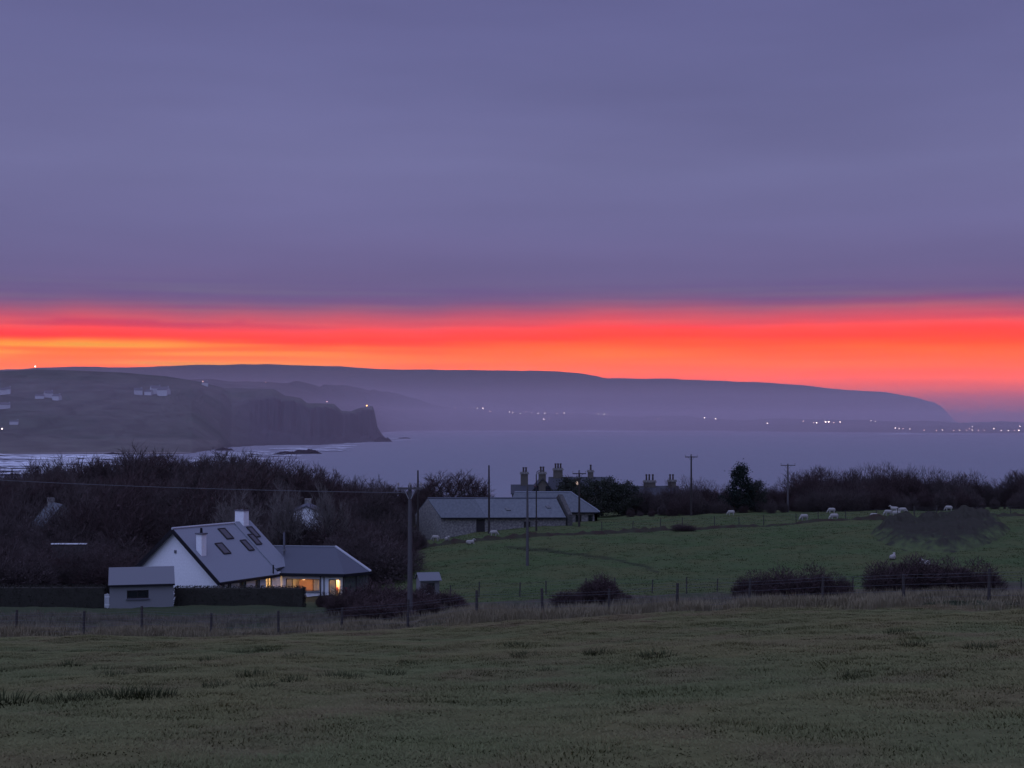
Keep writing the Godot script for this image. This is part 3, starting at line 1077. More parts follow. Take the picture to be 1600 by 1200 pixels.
	lb.box(Vector3(0, at_pixel(108, 852, 150).y - lw.position.y + 0.15, 0), Vector3(3.6, 0.1, 0.4))
	part("coping", lb, M.white_frame, lw, true)

# a gabled house seen among trees: eave row and ridge row of the frame give its heights
func small_house(called: String, label: String, _o: Vector3, px: float, d: float, wide: float, deep: float, eave: float, ridge: float, turn: float, wm: Material, rm: Material) -> void:
	var g := on_ground(px, d)
	var t := thing(called, label, "house", g, turn)
	var eh := at_pixel(px, eave, d).y - g.y
	var rh := at_pixel(px, ridge, d).y - g.y
	deep = 7.0
	var hw := wide * 0.5
	var b := MB.new()
	b.slab([Vector3(-hw, -0.6, 0), Vector3(hw, -0.6, 0), Vector3(hw, eh, 0), Vector3(0, rh, 0), Vector3(-hw, eh, 0)], Vector3(0, 0, -deep))
	part("wall", b, wm, t, true)
	for s in [-1.0, 1.0]:
		var r := MB.new()
		var dn := Vector3(hw * s, eh - rh, 0)
		r.slab([Vector3(0, rh + 0.03, 0.25), Vector3(0, rh + 0.03, -deep - 0.25), Vector3(0, rh + 0.03, -deep - 0.25) + dn * 1.12, Vector3(0, rh + 0.03, 0.25) + dn * 1.12], Vector3(0, 0.14, 0))
		part("roof", r, rm, t, true)
	var c := MB.new()
	c.box(Vector3(0, rh + 0.1, -deep + 0.5), Vector3(0.8, 1.1, 0.6))
	part("chimney", c, M.stone, t, true)
	for s in [-1.0, 1.0]:
		var wdw := MB.new()
		wdw.box(Vector3(s * wide * 0.24, eh * 0.55, 0.02), Vector3(0.8, 1.0, 0.08))
		part("window", wdw, M.dark_glass, t, true)

# ---------- farm buildings ----------
func build_farm() -> void:
	# long barn
	var t := thing("long_barn", "long low stone barn with a grey slate roof behind the field", "barn", on_ground(780, 188))
	var eh := -12.1
	var rh := -9.85
	var fl := at_height(689, 188, eh)
	var fr := at_height(884, 188.5, eh)
	var gl := at_height(668, 191.0, rh)
	var gr := at_height(869, 191.5, rh)
	var bl := at_height(649, 194.0, eh)
	var br := at_height(852, 194.5, eh)
	var foot := EYE - 15.6
	var ws := wall_open(Vector3(fl.x, foot, fl.z - 0.25), Vector3(fr.x, foot, fr.z - 0.25), EYE + eh - foot + 0.05, [[4.5, 5.6, 1.2, 3.2], [10.6, 11.4, 1.9, 2.9]], 0.5)
	part("front_wall", ws, M.stone, t)
	for o in [[4.5, 5.6, 1.2, 3.2], [10.6, 11.4, 1.9, 2.9]]:
		var dm := MB.new()
		dm.box(Vector3(fl.x + (o[0] + o[1]) * 0.5, foot + (o[2] + o[3]) * 0.5, fl.z - 0.5), Vector3(o[1] - o[0], o[3] - o[2], 0.06))
		part("door" if o[3] > 3.0 else "shutter", dm, M.frame, t)
	var g := MB.new()
	gable_poly(g, fl + Vector3(0, 0, -0.3), bl, foot, EYE + eh, gl - Vector3.UP * 0.1, (fr - fl).normalized() * 0.4)
	part("gable_wall", g, M.stone, t)
	g = MB.new()
	gable_poly(g, fr + Vector3(0, 0, -0.3), br, foot, EYE + eh, gr - Vector3.UP * 0.1, (fl - fr).normalized() * 0.4)
	part("gable_wall", g, M.stone, t)
	var bw := MB.new()
	bw.slab([Vector3(bl.x, foot, bl.z), Vector3(br.x, foot, br.z), br, bl], Vector3(0, 0, -0.4))
	part("back_wall", bw, M.stone, t)
	var out := Vector3(-0.1, 0, 0)
	# the slates were laid in stretches of slightly different weathering
	var cuts := [0.0, 0.36, 0.52, 1.0]
	for i in 3:
		var rf := MB.new()
		var a0: Vector3 = gl.lerp(gr, cuts[i])
		var a1: Vector3 = gl.lerp(gr, cuts[i + 1])
		var b0: Vector3 = fl.lerp(fr, cuts[i])
		var b1: Vector3 = fl.lerp(fr, cuts[i + 1])
		var z := Vector3.UP * (0.03 if i == 1 else 0.0)
		rf.slab([a0 + z, a1 + z, b1 + z + (b1 - a1) * 0.05, b0 + z + (b0 - a0) * 0.05], Vector3(0, -0.12, 0))
		part("roof", rf, [M.slate_old, M.slate_worn, M.slate_worn][i], t)
	var rb := MB.new()
	rb.slab([gl, gr, br + (br - gr) * 0.05, bl + (bl - gl) * 0.05], Vector3(0, -0.12, 0))
	part("roof", rb, M.slate_old, t)
	var rt := MB.new()
	rt.tube([gl + Vector3.UP * 0.02, gr + Vector3.UP * 0.02], [0.12, 0.12], 6)
	part("ridge_tiles", rt, M.slate_dark, t)
	var gu := MB.new()
	gu.bar(fl + Vector3(0, -0.12, 0.2), fr + Vector3(0, -0.12, 0.2), 0.12, 0.14)
	part("gutter", gu, M.fascia, t)
	for k in [[0.57, 0.62], [0.90, 0.5]]:
		var s := MB.new()
		var p: Vector3 = gl.lerp(gr, k[0]).lerp(fl.lerp(fr, k[0]), k[1])
		s.box_axes(p + Vector3(0, 0.05, 0), Vector3(0.55, 0, 0), Vector3(0, 0.08, 0.04), (fl - gl).normalized() * 0.5)
		part("skylight", s, M.dark_glass, t)
	# raised stone parapet at the barn's end
	var pa := MB.new()
	var pu := Vector3.UP * 0.5
	pa.slab([Vector3(fr.x + 0.3, foot, fr.z), fr + Vector3(0.3, 0, 0.2) + pu * 0.6, gr + Vector3(0.3, 0, 0) + pu, br + Vector3(0.3, 0, 0) + pu, Vector3(br.x + 0.3, foot, br.z)], (fr - fl).normalized() * 0.55)
	part("parapet", pa, M.stone_dark, t)
	# hipped barn behind and beside it
	t = thing("hipped_barn", "hip roofed stone barn at the end of the long barn", "barn", on_ground(870, 198))
	eh = -12.0
	rh = -9.5
	fl = at_height(792, 197, eh)
	fr = at_height(937, 197, eh)
	gl = at_height(804, 200.6, rh)
	gr = at_height(892, 200.6, rh)
	bl = at_height(794, 204, eh)
	br = at_height(934, 204, eh)
	for q in [[gl, gr, fr, fl], [gl, gr, br, bl]]:
		var rf := MB.new()
		rf.slab(q, Vector3(0, -0.12, 0))
		part("roof", rf, M.slate_old, t)
	for q in [[gr, br, fr], [gl, fl, bl]]:
		var rf := MB.new()
		rf.slab(q, Vector3(0, -0.12, 0))
		part("hip_roof", rf, M.slate_old, t)
	rt = MB.new()
	rt.tube([gl + Vector3.UP * 0.02, gr + Vector3.UP * 0.02, fr + Vector3.UP * 0.04], [0.1, 0.1, 0.1], 6)
	part("ridge_tiles", rt, M.slate, t)
	var q0 := Vector3(fl.x + 0.3, foot, fl.z - 0.3)
	var q1 := Vector3(fr.x - 0.3, foot, fr.z - 0.3)
	var ops := [[8.9, 9.7, 2.2, 3.2], [10.6, 11.2, 2.2, 3.2]]
	part("front_wall", wall_open(q0, q1, EYE + eh - foot - 0.06, ops, 0.45), M.stone, t)
	for o in ops: window_in(t, "window", q0, q1, o, [], M.dark_glass, M.frame)
	var bx := MB.new()
	bx.slab([q1, Vector3(br.x - 0.3, foot, br.z + 0.3), Vector3(br.x - 0.3, EYE + eh - 0.06, br.z + 0.3), q1 + Vector3.UP * (EYE + eh - foot - 0.06)], Vector3(-0.4, 0, 0))
	part("side_wall", bx, M.stone, t)
	bx = MB.new()
	bx.slab([q0, Vector3(bl.x + 0.3, foot, bl.z + 0.3), Vector3(bl.x + 0.3, EYE + eh - 0.06, bl.z + 0.3), q0 + Vector3.UP * (EYE + eh - foot - 0.06)], Vector3(0.4, 0, 0))
	part("side_wall", bx, M.stone, t)
	bx = MB.new()
	bx.slab([Vector3(bl.x + 0.3, foot, bl.z + 0.3), Vector3(br.x - 0.3, foot, br.z + 0.3), Vector3(br.x - 0.3, EYE + eh - 0.06, br.z + 0.3), Vector3(bl.x + 0.3, EYE + eh - 0.06, bl.z + 0.3)], Vector3(0, 0, 0.4))
	part("back_wall", bx, M.stone, t)
	gu = MB.new()
	gu.bar(fl + Vector3(0, -0.1, 0.05), fr + Vector3(0, -0.1, 0.05), 0.1, 0.12)
	part("gutter", gu, M.fascia, t)

# ---------- old house with tall chimneys ----------
func stack(parent: Node3D, px0: float, px1: float, top: float, d: float, low: float, pots: Array, pot_top: float) -> void:
	var a := at_pixel(px0, top, d)
	var b := at_pixel(px1, top, d)
	var w := b.x - a.x
	var mid := (a + b) * 0.5
	var foot := EYE + low
	var m := MB.new()
	m.box(Vector3(mid.x, (foot + mid.y) * 0.5, mid.z), Vector3(w, mid.y - foot, 0.8))
	var c := part("chimney", m, M.sandstone, parent)
	m = MB.new()
	m.box(mid + Vector3(0, 0.02, 0), Vector3(w + 0.3, 0.2, 1.1))
	m.box(mid + Vector3(0, 0.2, 0), Vector3(w + 0.12, 0.16, 0.92))
	part("cap", m, M.stone, c)
	var hp := at_pixel(pots[0], pot_top, d).y
	for p in pots:
		m = MB.new()
		var q := at_pixel(p, top, d)
		var y0 := q.y + 0.26
		m.tube([Vector3(q.x, y0, q.z), Vector3(q.x, lerpf(y0, hp, 0.75), q.z), Vector3(q.x, lerpf(y0, hp, 0.8), q.z), Vector3(q.x, hp, q.z)], [0.16, 0.12, 0.18, 0.15], 8)
		part("chimney_pot", m, M.clay, c)

# a gabled block with its ridge along x (or towards the camera)
func block(t: Node3D, px0: float, px1: float, d: float, deep: float, eave: float, ridge: float, towards: bool, wm: Material, rm: Material) -> void:
	var y0 := EYE - 16.5
	var a := at_pixel(px0, eave, d)
	var b := at_pixel(px1, eave, d)
	var rd := d if towards else d + deep * 0.5
	var ry := at_pixel((px0 + px1) * 0.5, ridge, rd).y
	var w := MB.new()
	if towards:
		w.slab([Vector3(a.x, y0, -d), Vector3(b.x, y0, -d), b, Vector3((a.x + b.x) * 0.5, ry, -d), a], Vector3(0, 0, -deep))
	else:
		w.slab([Vector3(a.x, y0, -d), Vector3(a.x, y0, -d - deep), Vector3(a.x, a.y, -d - deep), Vector3(a.x, ry, -d - deep * 0.5), a], Vector3(b.x - a.x, 0, 0))
	part("wall", w, wm, t)
	for s in [-1.0, 1.0]:
		var r := MB.new()
		if towards:
			var m := Vector3((a.x + b.x) * 0.5, ry + 0.04, -d + 0.2)
			var e := Vector3((b.x - a.x) * 0.5 * s, a.y - ry, 0) * 1.08
			r.slab([m, m + Vector3(0, 0, -deep - 0.4), m + Vector3(0, 0, -deep - 0.4) + e, m + e], Vector3(0, 0.16, 0))
		else:
			var m0 := Vector3(a.x - 0.2, ry + 0.04, -d - deep * 0.5)
			var m1 := Vector3(b.x + 0.2, ry + 0.04, -d - deep * 0.5)
			var e := Vector3(0, a.y - ry, deep * 0.5 * s) * 1.08
			r.slab([m0, m1, m1 + e, m0 + e], Vector3(0, 0.16, 0))
		part("roof", r, rm, t)

func build_manor() -> void:
	var t := thing("old_house", "old stone house with tall chimney stacks and many pots behind the barns", "house", on_ground(880, 234))
	block(t, 860, 956, 231, 8.0, 772, 747, false, M.sandstone, M.slate_manor)
	block(t, 828, 868, 227, 10.0, 772, 749, true, M.sandstone, M.slate_manor)
	block(t, 800, 838, 229, 6.0, 772, 759, false, M.sandstone, M.slate_manor)
	stack(t, 813.5, 825, 740, 232, -10.8, [818, 822], 730)
	stack(t, 841.5, 853, 740, 227.75, -10.6, [845, 849], 729)
	stack(t, 864.5, 879, 734, 235, -10.2, [868, 872, 876], 724)
	stack(t, 918.5, 927, 737, 235, -10.0, [923], 726)
	for o in [[901, 755, 0.6, 0.8, M.lamp_white], [838, 764, 0.7, 0.9, M.dark_glass], [856, 764, 0.7, 0.9, M.dark_glass]]:
		var b := MB.new()
		var dd := 226.96
		var p := at_pixel(o[0], o[1], dd)
		if o[0] > 880:
			continue
		b.box(p, Vector3(o[2], o[3], 0.1))
		part("window", b, o[4], t)
	# a lit roof window on the long block
	var fr := MB.new()
	var wp := at_pixel(901.5, 755, 230.7)
	fr.box(wp + Vector3(0, 0, -0.35), Vector3(1.0, 1.2, 0.9))
	var dm := part("dormer", fr, M.sandstone, t)
	var wl := MB.new()
	wl.box(wp + Vector3(0, 0, 0.12), Vector3(0.4, 0.45, 0.06))
	part("lit_window", wl, M.lit_pane, dm)
	t = thing("far_cottage", "low house with two chimney stacks showing above the dark treeline", "house", on_ground(1015, 240))
	block(t, 955, 1062, 238, 7.0, 780, 761, false, M.stone, M.slate_manor)
	stack(t, 1006, 1024, 753, 241.4, -11.8, [1010, 1014.5, 1020], 741)
	stack(t, 1043.5, 1056, 752, 241.4, -11.8, [1047, 1051.5], 741)

# ---------- poles and wires ----------
func utility_pole(label: String, px: float, d: float, top: float, arm_px: float, arm_row: float, m: Material) -> Vector3:
	var g := on_ground(px, d)
	var h := top_height(px, d, top)
	var t := thing("utility_pole", label, "pole", g, 0.0, "overhead line poles")
	var b := MB.new()
	b.tube([Vector3(0, -0.4, 0), Vector3(0.01, h * 0.5, 0), Vector3(0, h, 0)], [0.16, 0.13, 0.095], 10)
	part("pole", b, m, t, true)
	if arm_px > 0.0:
		var half := arm_px / FOCAL * d * 0.5
		var y := at_pixel(px, arm_row, d).y - g.y
		b = MB.new()
		b.box(Vector3(0, y, 0.15), Vector3(half * 2.0, 0.11, 0.09))
		var arm := part("crossarm", b, m, t, true)
		for k in [-0.94, 0.0, 0.94]:
			var i := MB.new()
			var q := Vector3(half * k, y + 0.05, 0.15)
			i.tube([q, q + Vector3.UP * 0.1, q + Vector3.UP * 0.13, q + Vector3.UP * 0.26], [0.02, 0.03, 0.06, 0.045], 8)
			part("insulator", i, M.porcelain, arm, true)
		for k in [-1.0, 1.0]:
			var s := MB.new()
			s.bar(Vector3(half * 0.45 * k, y - 0.04, 0.13), Vector3(0.06 * k, y - 0.55, 0.11), 0.03, 0.05)
			part("brace", s, M.metal, t, true)
	return g + Vector3(0, h, 0)

func build_poles() -> void:
	var top := utility_pole("tall wooden pole with a crossarm, nearest of all, beside the little shed", 640.5, 78, 757, 38, 763, M.pole_pale)
	utility_pole("thin bare pole rising behind the nearest pole, at the wood's edge", 653, 182, 735, 0, 0, M.pole)
	utility_pole("tall dark bare pole standing against the long barn's roof", 764, 184, 727, 0, 0, M.pole)
	utility_pole("wooden pole standing alone in the middle of the green field", 824, 146, 757, 0, 0, M.pole_pale)
	utility_pole("pole with a crossarm in front of the hip roofed barn", 905, 184, 735, 21, 740, M.pole)
	utility_pole("tallest pole above the dark treeline, beside the pine tree", 1080, 206, 710, 19.5, 714, M.pole)
	utility_pole("pole with a wide flat crossarm beside the treeline, farther from the barns", 1231, 212, 725, 23, 727, M.pole_pale)
	# lamp post with a curved neck
	var g := on_ground(838, 180)
	var h := top_height(838, 180, 741)
	var t := thing("lamp_post", "dark lamp post with a curved neck between the barn poles", "lamp post", g)
	var b := MB.new()
	b.tube([Vector3(0, -0.3, 0), Vector3(0, 1.2, 0), Vector3(0, 1.25, 0), Vector3(0, h, 0)], [0.12, 0.12, 0.09, 0.06], 8)
	part("post", b, M.pole, t, true)
	b = MB.new()
	b.tube([Vector3(0, h - 0.05, 0), Vector3(0.06, h + 0.25, 0), Vector3(0.25, h + 0.42, 0), Vector3(0.5, h + 0.44, 0)], [0.06, 0.05, 0.045, 0.04], 6)
	part("neck", b, M.pole, t, true)
	b = MB.new()
	b.box(Vector3(0.68, h + 0.42, 0), Vector3(0.5, 0.12, 0.22))
	part("lamp_head", b, M.pole_pale, t, true)
	# overhead cable from the nearest pole out to the left
	var p0 := Vector3(top.x, at_pixel(641, 770, 78).y, top.z)
	var p1 := at_pixel(-180, 739, 96)
	var pts := []
	var rad := []
	for i in 25:
		var s := i / 24.0
		pts.append(p0.lerp(p1, s) - Vector3.UP * 0.9 * 4.0 * s * (1.0 - s) * 0.25)
		rad.append(0.017)
	b = MB.new()
	b.tube(pts, rad, 5)
	var w := part("overhead_cable", b, M.wire)
	tag(w, "thin overhead cable running from the nearest pole across the dark wood", "cable")

# ---------- fences and banks ----------
func fence(label: String, posts: Array, tall: float, r: float, wires: Array, m: Material) -> void:
	var mid: Vector3 = posts[posts.size() / 2]
	var t := thing("wire_fence", label, "fence", mid)
	var tops := []
	for p in posts:
		var b := MB.new()
		var h := tall * rng.randf_range(0.9, 1.1)
		var lean := Vector3(rng.randf_range(-0.07, 0.07), 0, rng.randf_range(-0.07, 0.07))
		b.tube([p - Vector3.UP * 0.3, p + Vector3.UP * h + lean], [r, r * 0.9], 7)
		part("post", b, m, t)
		tops.append([p, lean / h])
	for k in wires:
		var b := MB.new()
		for i in posts.size() - 1:
			var a: Vector3 = tops[i][0] + tops[i][1] * k + Vector3(0, k, r)
			var c: Vector3 = tops[i + 1][0] + tops[i + 1][1] * k + Vector3(0, k, r)
			b.tube([a, (a + c) * 0.5 - Vector3.UP * 0.015, c], [0.006, 0.006, 0.006], 3, false)
		part("wire", b, M.wire, t)

func build_fences() -> void:
	var ps := []
	for px in [-95, 24, 130, 222, 330, 435, 533, 637, 745, 848, 952, 1057, 1170, 1284, 1413, 1545, 1680]:
		ps.append(on_ground(px, fence_depth(px)))
	fence("post and wire fence along the bottom of the near rough field", ps, 1.22, 0.065, [0.25, 0.5, 0.75, 1.0, 1.12], M.post)
	ps = []
	for px in range(700, 1660, 53):
		ps.append(on_ground(px + 6.0 * sin(px), curve([[700, 114], [900, 112], [1200, 108], [1700, 96]], px)))
	fence("thin fence along the lower edge of the green sheep field", ps, 1.1, 0.05, [0.4, 0.75, 1.02], M.post)
	ps = []
	for px in range(945, 1660, 42):
		ps.append(on_ground(px + 5.0 * sin(px * 1.7), 174.5))
	fence("wire fence on the low bank where the sheep graze", ps, 1.15, 0.05, [0.4, 0.75, 1.02], M.post)
	# low sod bank under that fence
	var b := MB.new()
	var cols := 220
	var rows := 9
	var vs := PackedVector3Array()
	var cs := PackedColorArray()
	for j in rows:
		for i in cols:
			var px := lerpf(600.0, 1680.0, i / float(cols - 1))
			var d := curve([[600, 176], [760, 173], [900, 172], [1300, 173], [1700, 172]], px) + (j / float(rows - 1) - 0.5) * 2.4
			var g := on_ground(px, d)
			var k := sin(PI * j / (rows - 1))
			var n := noise_a.get_noise_2d(g.x * 2.5, g.z * 2.5)
			var tall := 0.42 + 0.3 * noise_b.get_noise_2d(g.x * 0.5, 3.0)
			if px > 1050.0 and px < 1330.0: tall *= 0.7
			g.y += -0.12 + k * maxf(0.12, tall) * (1.0 + n)
			vs.append(g)
			cs.append(Color(0.06, 0.062, 0.04).lerp(Color(0.055, 0.042, 0.032), clampf(0.5 + n * 1.4, 0, 1)))
	var bank := raw_part("sod_bank", grid_mesh(vs, cs, cols, rows), M.soil)
	tag(bank, "long low earth bank crossing the sheep field below the treeline", "bank")
	# spoil heap on the right of the field
	cols = 130
	rows = 90
	vs = PackedVector3Array()
	cs = PackedColorArray()
	for j in rows:
		for i in cols:
			var px := lerpf(1320.0, 1600.0, i / float(cols - 1))
			var d := lerpf(131.0, 168.0, j / float(rows - 1))
			var g := on_ground(px, d)
			var uu := (px - 1480.0) / (130.0 if px < 1480.0 else 110.0)
			var ww := (d - 154.0) / (23.0 if d < 154.0 else 9.0)
			var q := maxf(0.0, 1.0 - uu * uu - ww * ww)
			var n := noise_a.get_noise_2d(g.x * 0.9, g.z * 0.9)
			var n2 := noise_b.get_noise_2d(g.x * 2.0, g.z * 2.0)
			var crest := smoothstep(0.0, 0.55, q) * (1.2 + 0.7 * n + 0.5 * n2)
			# a slumped edge where earth was dug away, and clods all over
			var lip := curve([[1340, 150.0], [1400, 153.5], [1470, 158.5], [1500, 156.0], [1600, 160.0]], px) + n2 * 3.0
			crest *= 0.62 + 0.38 * smoothstep(lip - 1.2, lip, d)
			crest += noise_a.get_noise_2d(g.x * 4.0, g.z * 4.0) * 0.16 * smoothstep(0.0, 0.3, q)
			g.y += -0.35 + 0.35 * q + crest * 1.25
			vs.append(g)
			var bare := clampf((q - 0.05) * 1.7 + n * 0.9 + n2 * 0.6 + noise_a.get_noise_2d(g.x * 5.0, g.z * 5.0) * 0.45, 0.0, 0.9)
			cs.append(Color(0.11, 0.14, 0.06).lerp(Color(0.05, 0.045, 0.04), bare))
	var heap := raw_part("spoil_heap", grid_mesh(vs, cs, cols, rows), M.soil)
	tag(heap, "broad heap of dark earth and weeds rising in the green field", "mound")
	# field gate in the upper fence
	var gp := on_ground(1446, 176)
	var t := thing("field_gate", "dark tubular gate in the upper fence beside the huddled sheep", "gate", gp)
	for k in 5:
		b = MB.new()
		b.tube([Vector3(-1.3, 0.3 + k * 0.22, 0), Vector3(1.3, 0.3 + k * 0.22, 0)], [0.025, 0.025], 6)
		part("rail", b, M.post, t, true)
	for x in [-1.35, 0.0, 1.35]:
		b = MB.new()
		b.tube([Vector3(x, -0.2, 0), Vector3(x, 1.35 if x != 0.0 else 1.2, 0)], [0.08 if x != 0.0 else 0.025, 0.08 if x != 0.0 else 0.025], 7)
		part("gate_post" if x != 0.0 else "stile", b, M.post, t, true)

# ---------- trees ----------
func limb(wood: MB, tw: MB, p: Vector3, dir: Vector3, length: float, r: float, level: int, most: int, spread: float, rise: float, g: RandomNumberGenerator, thin := 0.014) -> void:
	var pts := [p]
	var rad := [r]
	var d := dir
	var steps := 3 if level < 2 else 2
	var q := p
	for i in steps:
		d = (d + Vector3(g.randf_range(-1, 1), g.randf_range(-0.6, 1) + rise, g.randf_range(-1, 1)) * 0.22).normalized()
		q += d * length / steps
		pts.append(q)
		rad.append(r * (1.0 - 0.45 * (i + 1) / steps))
	(wood if level < 3 else tw).tube(pts, rad, 6 if level == 0 else (5 if level == 1 else 3), false)
	if level >= most:
		for k in 7:
			var s := g.randf()
			var o: Vector3 = pts[0].lerp(pts[-1], s)
			var e := (d + Vector3(g.randf_range(-1, 1), g.randf_range(-0.5, 1.1), g.randf_range(-1, 1)) * 0.9).normalized()
			var b := g.randf_range(0.75, 1.25)
			tw.col = Color(b, b, b)
			var tip := o + e * length * g.randf_range(0.5, 1.0)
			tw.twig(o, tip, maxf(r * 0.5, thin))
			tw.twig(o.lerp(tip, 0.45), tip + Vector3(g.randf_range(-1, 1), g.randf_range(-0.2, 1), g.randf_range(-1, 1)) * length * 0.3, maxf(r * 0.35, thin * 0.85))
		tw.col = Color.WHITE
		return
	var kids := 5 if level == 0 else 4
	for k in kids:
		var s := lerpf(0.35, 1.0, (k + g.randf() * 0.8) / kids)
		var o: Vector3 = pts[0].lerp(pts[1], s * steps) if s * steps < 1.0 else pts[1].lerp(pts[-1], clampf((s * steps - 1.0) / (steps - 1.0), 0, 1))
		var turn := TAU * (k + g.randf()) / kids
		var side := d.cross(Vector3.UP if absf(d.y) < 0.95 else Vector3.RIGHT).normalized().rotated(d, turn)
		var nd := (d * 0.75 + side * spread + Vector3.UP * rise * 0.4).normalized()
		limb(wood, tw, o, nd, length * g.randf_range(0.56, 0.78), r * 0.52, level + 1, most, spread, rise, g, thin)

func proto(called: String, category: String) -> Node3D:
	var t := Node3D.new()
	t.name = called
	t.set_meta("kin", called)
	t.set_meta("category", category)
	return t

# each pattern is made ten units high, so that a copy scaled by h / 10 stands h metres tall
func fit(parts: Array, tall: float, share := 0.985) -> void:
	var ys := PackedFloat32Array()
	for b in parts:
		for p in b.v: ys.append(p.y)
	ys.sort()
	var top := ys[int((ys.size() - 1) * share)]
	for b in parts:
		for i in b.v.size(): b.v[i] *= tall / top

func bare_tree(sd: int, m: Material) -> Node3D:
	var g := RandomNumberGenerator.new()
	g.seed = sd
	var wood := MB.new()
	var tw := MB.new()
	limb(wood, tw, Vector3(0, -0.3, 0), Vector3(g.randf_range(-0.12, 0.12), 1, g.randf_range(-0.1, 0.1)).normalized(), 3.6, 0.2, 0, 4, 0.8, 0.2, g)
	for k in 3:
		var a := g.randf() * TAU
		limb(wood, tw, Vector3(0, 0.6 + 0.4 * k, 0), Vector3(cos(a), 0.9, sin(a)).normalized(), 2.4, 0.1, 1, 4, 0.8, 0.15, g)
	fit([wood, tw], 10.0)
	var t := proto("bare_tree", "tree")
	raw_part("trunk", wood.commit(), M.bark, t)
	raw_part("crown", tw.commit(), m, t)
	return t

func bush_shape(sd: int, wide: float, m: Material, called := "leafless_bush", thin := 0.026) -> Node3D:
	var g := RandomNumberGenerator.new()
	g.seed = sd
	var wood := MB.new()
	var tw := MB.new()
	# an uneven dome: a few lobes, each a thicket of fine twigs round short stems
	var lobes := [[Vector3(0, 4.2, 0), Vector3(3.2 * wide, 5.6, 3.2 * wide)]]
	for k in 6:
		var a := TAU * (k + g.randf() * 0.7) / 6.0
		var q := 3.0 * wide * g.randf_range(0.7, 1.1)
		lobes.append([Vector3(cos(a) * q, g.randf_range(2.2, 4.6), sin(a) * q), Vector3(2.2 * wide, g.randf_range(2.6, 4.2), 2.2 * wide) * g.randf_range(0.8, 1.15)])
	for e in lobes:
		var o: Vector3 = e[0]
		var s: Vector3 = e[1]
		for k in 5:
			var f := Vector3(o.x * 0.4 + g.randf_range(-1, 1), -0.2, o.z * 0.4 + g.randf_range(-1, 1))
			var t := o + Vector3(g.randf_range(-0.6, 0.6) * s.x, g.randf_range(-0.2, 0.6) * s.y, g.randf_range(-0.6, 0.6) * s.z)
			wood.tube([f, f.lerp(t, 0.5) + Vector3(g.randf_range(-0.4, 0.4), 0.3, g.randf_range(-0.4, 0.4)), t], [0.1, 0.07, 0.03], 4, false)
		for k in 750:
			var u := Vector3(g.randfn(), g.randfn(), g.randfn()).normalized()
			var p := o + u * s * pow(g.randf(), 0.4)
			if p.y < 0.0: p.y = g.randf() * 1.5
			var d := (u * 0.9 + Vector3(g.randf_range(-1, 1), g.randf_range(-0.3, 1.2), g.randf_range(-1, 1))).normalized()
			var b := g.randf_range(0.6, 1.3)
			tw.col = Color(b, b, b)
			var tip := p + d * g.randf_range(0.5, 1.7)
			tw.twig(p, tip, thin * 1.2)
			tw.twig(p.lerp(tip, 0.4), tip + Vector3(g.randf_range(-1, 1), g.randf_range(-0.4, 0.8), g.randf_range(-1, 1)) * 0.5, thin * 0.9)
		for k in 160:
			var u := Vector3(g.randfn(), g.randfn(), g.randfn()).normalized()
			var p := o + u * s * pow(g.randf(), 0.5) * 0.85
			leaf(tw, Vector3(p.x, absf(p.y), p.z), g.randf_range(0.15, 0.34), g)
	fit([wood, tw], 10.0, 0.99)
	var t := proto(called, "bush")
	raw_part("stems", wood.commit(), M.bark, t)
	raw_part("crown", tw.commit(), m, t)
	return t

func evergreen(sd: int, wide: float, clumps: int, m: Material, called: String) -> Node3D:
	var g := RandomNumberGenerator.new()
	g.seed = sd
	var wood := MB.new()
	var lv := MB.new()
	wood.tube([Vector3(0, -0.3, 0), Vector3(0.1, 4, 0), Vector3(0, 8.6, 0)], [0.3, 0.2, 0.05], 7, false)
	for k in clumps:
		var y := lerpf(1.2, 9.2, (k + g.randf()) / clumps)
		var reach := wide * (0.35 + 0.65 * sin(PI * clampf((y - 0.2) / 10.2, 0, 1)))
		if called == "pine_tree": reach = wide * clampf((10.4 - y) / 7.0, 0.16, 1.0)
		var a := k * 2.4 + g.randf()
		var q := reach * g.randf_range(0.55, 1.0)
		var o := Vector3(cos(a) * q, y, sin(a) * q)
		wood.tube([Vector3(0, y - q * 0.35, 0), o], [0.09, 0.03], 4, false)
		var s := wide * g.randf_range(0.26, 0.4)
		for i in 150:
			var e := Vector3(g.randfn(), g.randfn() * 0.75, g.randfn()) * s * 0.5
			leaf(lv, o + e, 0.24 if called != "pine_tree" else 0.2, g)
	for i in 1200:
		var y := g.randf_range(0.5, 9.0)
		var reach := wide * 0.7 * sin(PI * clampf(y / 10.0, 0.12, 1))
		var a := g.randf() * TAU
		var q := sqrt(g.randf()) * reach
		leaf(lv, Vector3(cos(a) * q, y, sin(a) * q), 0.3, g)
	fit([wood, lv], 10.0)
	var t := proto(called, "tree")
	raw_part("trunk", wood.commit(), M.bark, t)
	raw_part("crown", lv.commit(), m, t)
	return t

func put(p: Node3D, px: float, d: float, top: float, label: String, group: String, fat := 1.0) -> Node3D:
	var g := on_ground(px, d)
	var h := maxf(0.4, top_height(px, d, top))
	return copy_of(p, g - Vector3.UP * 0.05, rng.randf() * TAU, Vector3(h * 0.1 * fat, h * 0.1, h * 0.1 * fat), label, group)

